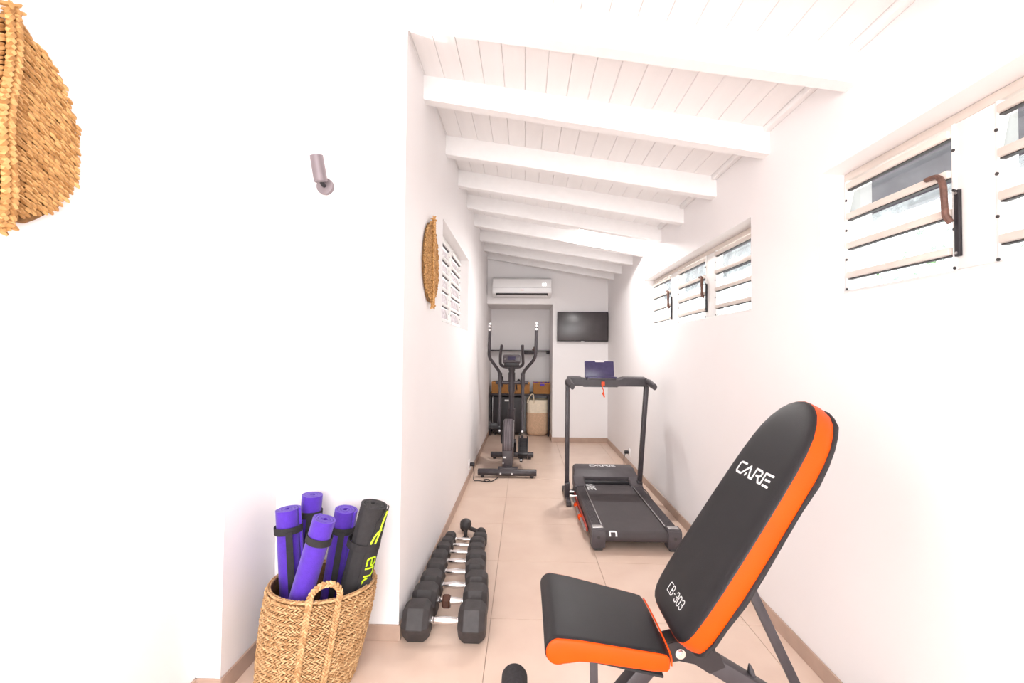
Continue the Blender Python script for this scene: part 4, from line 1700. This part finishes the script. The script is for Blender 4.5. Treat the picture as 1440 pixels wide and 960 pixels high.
# ---- seat: side profile (x,z) swept in Y with taper
prof = []
S0 = Vector((.100, .444))
for k in range(15):                       # round nose, from below round the left to the top
    a = math.radians(-70 - 195 * k / 14)
    prof.append(S0 + Vector((math.cos(a), math.sin(a))) * .0385)
top = [(.16, .4745), (.24, .459), (.32, .4435), (.385, .431)]
prof += [Vector(p) for p in top]
prof += [Vector(p) for p in ((.402, .4265), (.411, .418), (.414, .405), (.412, .385), (.402, .375))]
prof += [Vector(p) for p in ((.36, .379), (.28, .393), (.20, .408), (.155, .412), (.130, .409))]


def seat_y(x, side):
    q = (x - .06) / .36
    return (1.262 + .034 * q) if side < 0 else (1.640 - .034 * q)


def shrink(P, d):
    n = len(P)
    cx = sum(p.x for p in P) / n
    cy = sum(p.y for p in P) / n
    area = sum(P[i].x * P[(i + 1) % n].y - P[(i + 1) % n].x * P[i].y for i in range(n))
    out = []
    for i in range(n):
        e = (P[(i + 1) % n] - P[i - 1]).normalized()
        nn = Vector((-e.y, e.x)) * (1 if area > 0 else -1)
        out.append(P[i] + nn * d)
    return out


def crown(P, k):
    return P


bm = new()
rings = []
for side, off, d in ((-1, .002, .003), (-1, .006, .0005), (-1, .014, 0), (1, -.014, 0), (1, -.006, .0005), (1, -.002, .003)):
    P = shrink(prof, d)
    rings.append([Vector((p.x, seat_y(p.x, side) + off, p.y)) for p in P])
mid = []
for q in (.12, .3, .5, .7, .88):
    P = prof
    b_ = .007 * math.sin(math.pi * q)
    mid.append([Vector((p.x, seat_y(p.x, -1) * (1 - q) + seat_y(p.x, 1) * q, p.y + (b_ if p.y > .425 - (p.x - .1) * .1 else 0))) for p in P])
loft(bm, rings[:3] + mid + rings[3:])
obj('seat_pad', bm, M['vinyl'], BN, ang=50)
for side in (-1, 1):
    bm = new()
    lvl = [(.0035, .003), (.0035, -.0015), (.0065, -.0040), (.012, -.0060)]
    rings = []
    for d, o_ in lvl:
        P = shrink([p for p in prof], d)
        rings.append([Vector((p.x, seat_y(p.x, side) - side * (-1) * 0 + (o_ if side < 0 else -o_), p.y - (.0))) for p in P])
    loft(bm, rings)
    obj('seat_side_band', bm, M['orange'], BN, ang=50, label='bright orange side of the seat')
bm = new()
P = [Vector((.4155, seat_y(.4, -1) + .004, .392)), Vector((.4165, seat_y(.4, -1) + .01, .415)), Vector((.4145, 1.34, .4235)), Vector((.4145, 1.44, .4265)), Vector((.4145, 1.54, .4235)), Vector((.4165, 1.60, .415))]
tube(bm, smooth_path(P, .03, 4), .0028, 8)
obj('piping', bm, M['orange'], BN, label='orange piping at the seat rear edge')
bm = new()
bx(bm, (.15, 1.31, .372), (.40, 1.59, .380), .002, rot=Matrix.Rotation(math.radians(11), 3, 'Y'))
obj('seat_board', bm, M['strap'], BN)

# ---- frame
CY = 1.415
for yy in (CY - .032, CY + .028):
    bm = new()
    pr = [(.385, .385), (.36, .345), (.375, .318), (.42, .342), (.465, .350), (.51, .342), (.555, .315), (.60, .335), (.585, .372), (.55, .385), (.50, .402), (.455, .405)]
    loft(bm, [[Vector((a, yy, b)) for a, b in pr], [Vector((a, yy + .004, b)) for a, b in pr]])
    obj('hinge_plate', bm, M['darkmetal'], BN, smooth=False)
bm = new()
cyl(bm, (.468, CY - .030, .372), (.468, CY - .040, .372), .0115, 6)
cyl(bm, (.468, CY - .034, .372), (.468, CY - .035, .372), .015, 20)
cyl(bm, (.468, CY - .045, .372), (.468, CY + .045, .372), .006, 12)
obj('hinge_bolt', bm, M['chrome'], BN, label='chrome hinge bolt')
bm = new()
bar(bm, (.52, CY, .362), (1.04, CY, .060), .050, .050, bev=.004)
obj('rear_tube', bm, M['frame'], BN)
bm = new()
bar(bm, (.405, CY, .350), (.155, CY, .050), .050, .050, bev=.004)
obj('front_tube', bm, M['frame'], BN)
for xx, w_ in ((.140, .20), (1.05, .24)):
    bm = new()
    bar(bm, (xx, CY - w_, .032), (xx, CY + w_, .032), .045, .045, bev=.004)
    fb_ = obj('foot_bar', bm, M['frame'], BN)
    for s in (-1, 1):
        bm = new()
        bx(bm, (xx - .028, CY + s * w_ - .02, 0), (xx + .028, CY + s * w_ + .02, .058), .006)
        obj('foot_cap', bm, M['rubber'], fb_)
# seat support beam and front post with foam roller
bm = new()
bar(bm, (.43, CY, .368), (.17, CY, .395), .045, .03, bev=.003)
obj('seat_beam', bm, M['darkmetal'], BN)
bm = new()
bar(bm, (.205, 1.335, .398), (.208, 1.335, .245), .012, .022, up=(1, 0, 0), bev=.001)
bar(bm, (.208, 1.335, .252), (-.025, 1.335, .252), .022, .022, bev=.002)
bar(bm, (-.020, 1.335, .245), (-.020, 1.335, .29), .02, .02, up=(1, 0, 0), bev=.002)
bar(bm, (.205, 1.335, .385), (.205, CY, .385), .02, .02, bev=.001)
obj('leg_hold_tube', bm, M['frame'], BN)
bm = new()
bmesh.ops.create_uvsphere(bm, u_segments=12, v_segments=8, radius=.006)
bmesh.ops.translate(bm, verts=bm.verts, vec=(.197, 1.325, .388))
obj('bolt', bm, M['chrome'], BN)
bm = new()
cyl(bm, (-.022, 1.20, .296), (-.022, 1.385, .296), .038, 32, bev=.010)
obj('foam_roller', bm, M['foam'], BN, label='black foam roller')
# support strut from the back of the backrest down to the rear tube
bm = new()
bar(bm, (.655, CY + .030, .640), (.915, CY + .030, .090), .014, .028, up=(1, 0, .4), bev=.002)
obj('support_strut', bm, M['frame'], BN)
bm = new()
bar(bm, (.650, CY - .03, .672), (.650, CY + .045, .672), .03, .05, bev=.004)
obj('strut_mount', bm, M['darkmetal'], BN)
bm = new()
tube(bm, [(.700, CY + .01, .270), (.694, CY + .01, .300), (.690, CY + .01, .320)], [.012, .010, .003], 10)
obj('lock_pin', bm, M['frame'], BN)
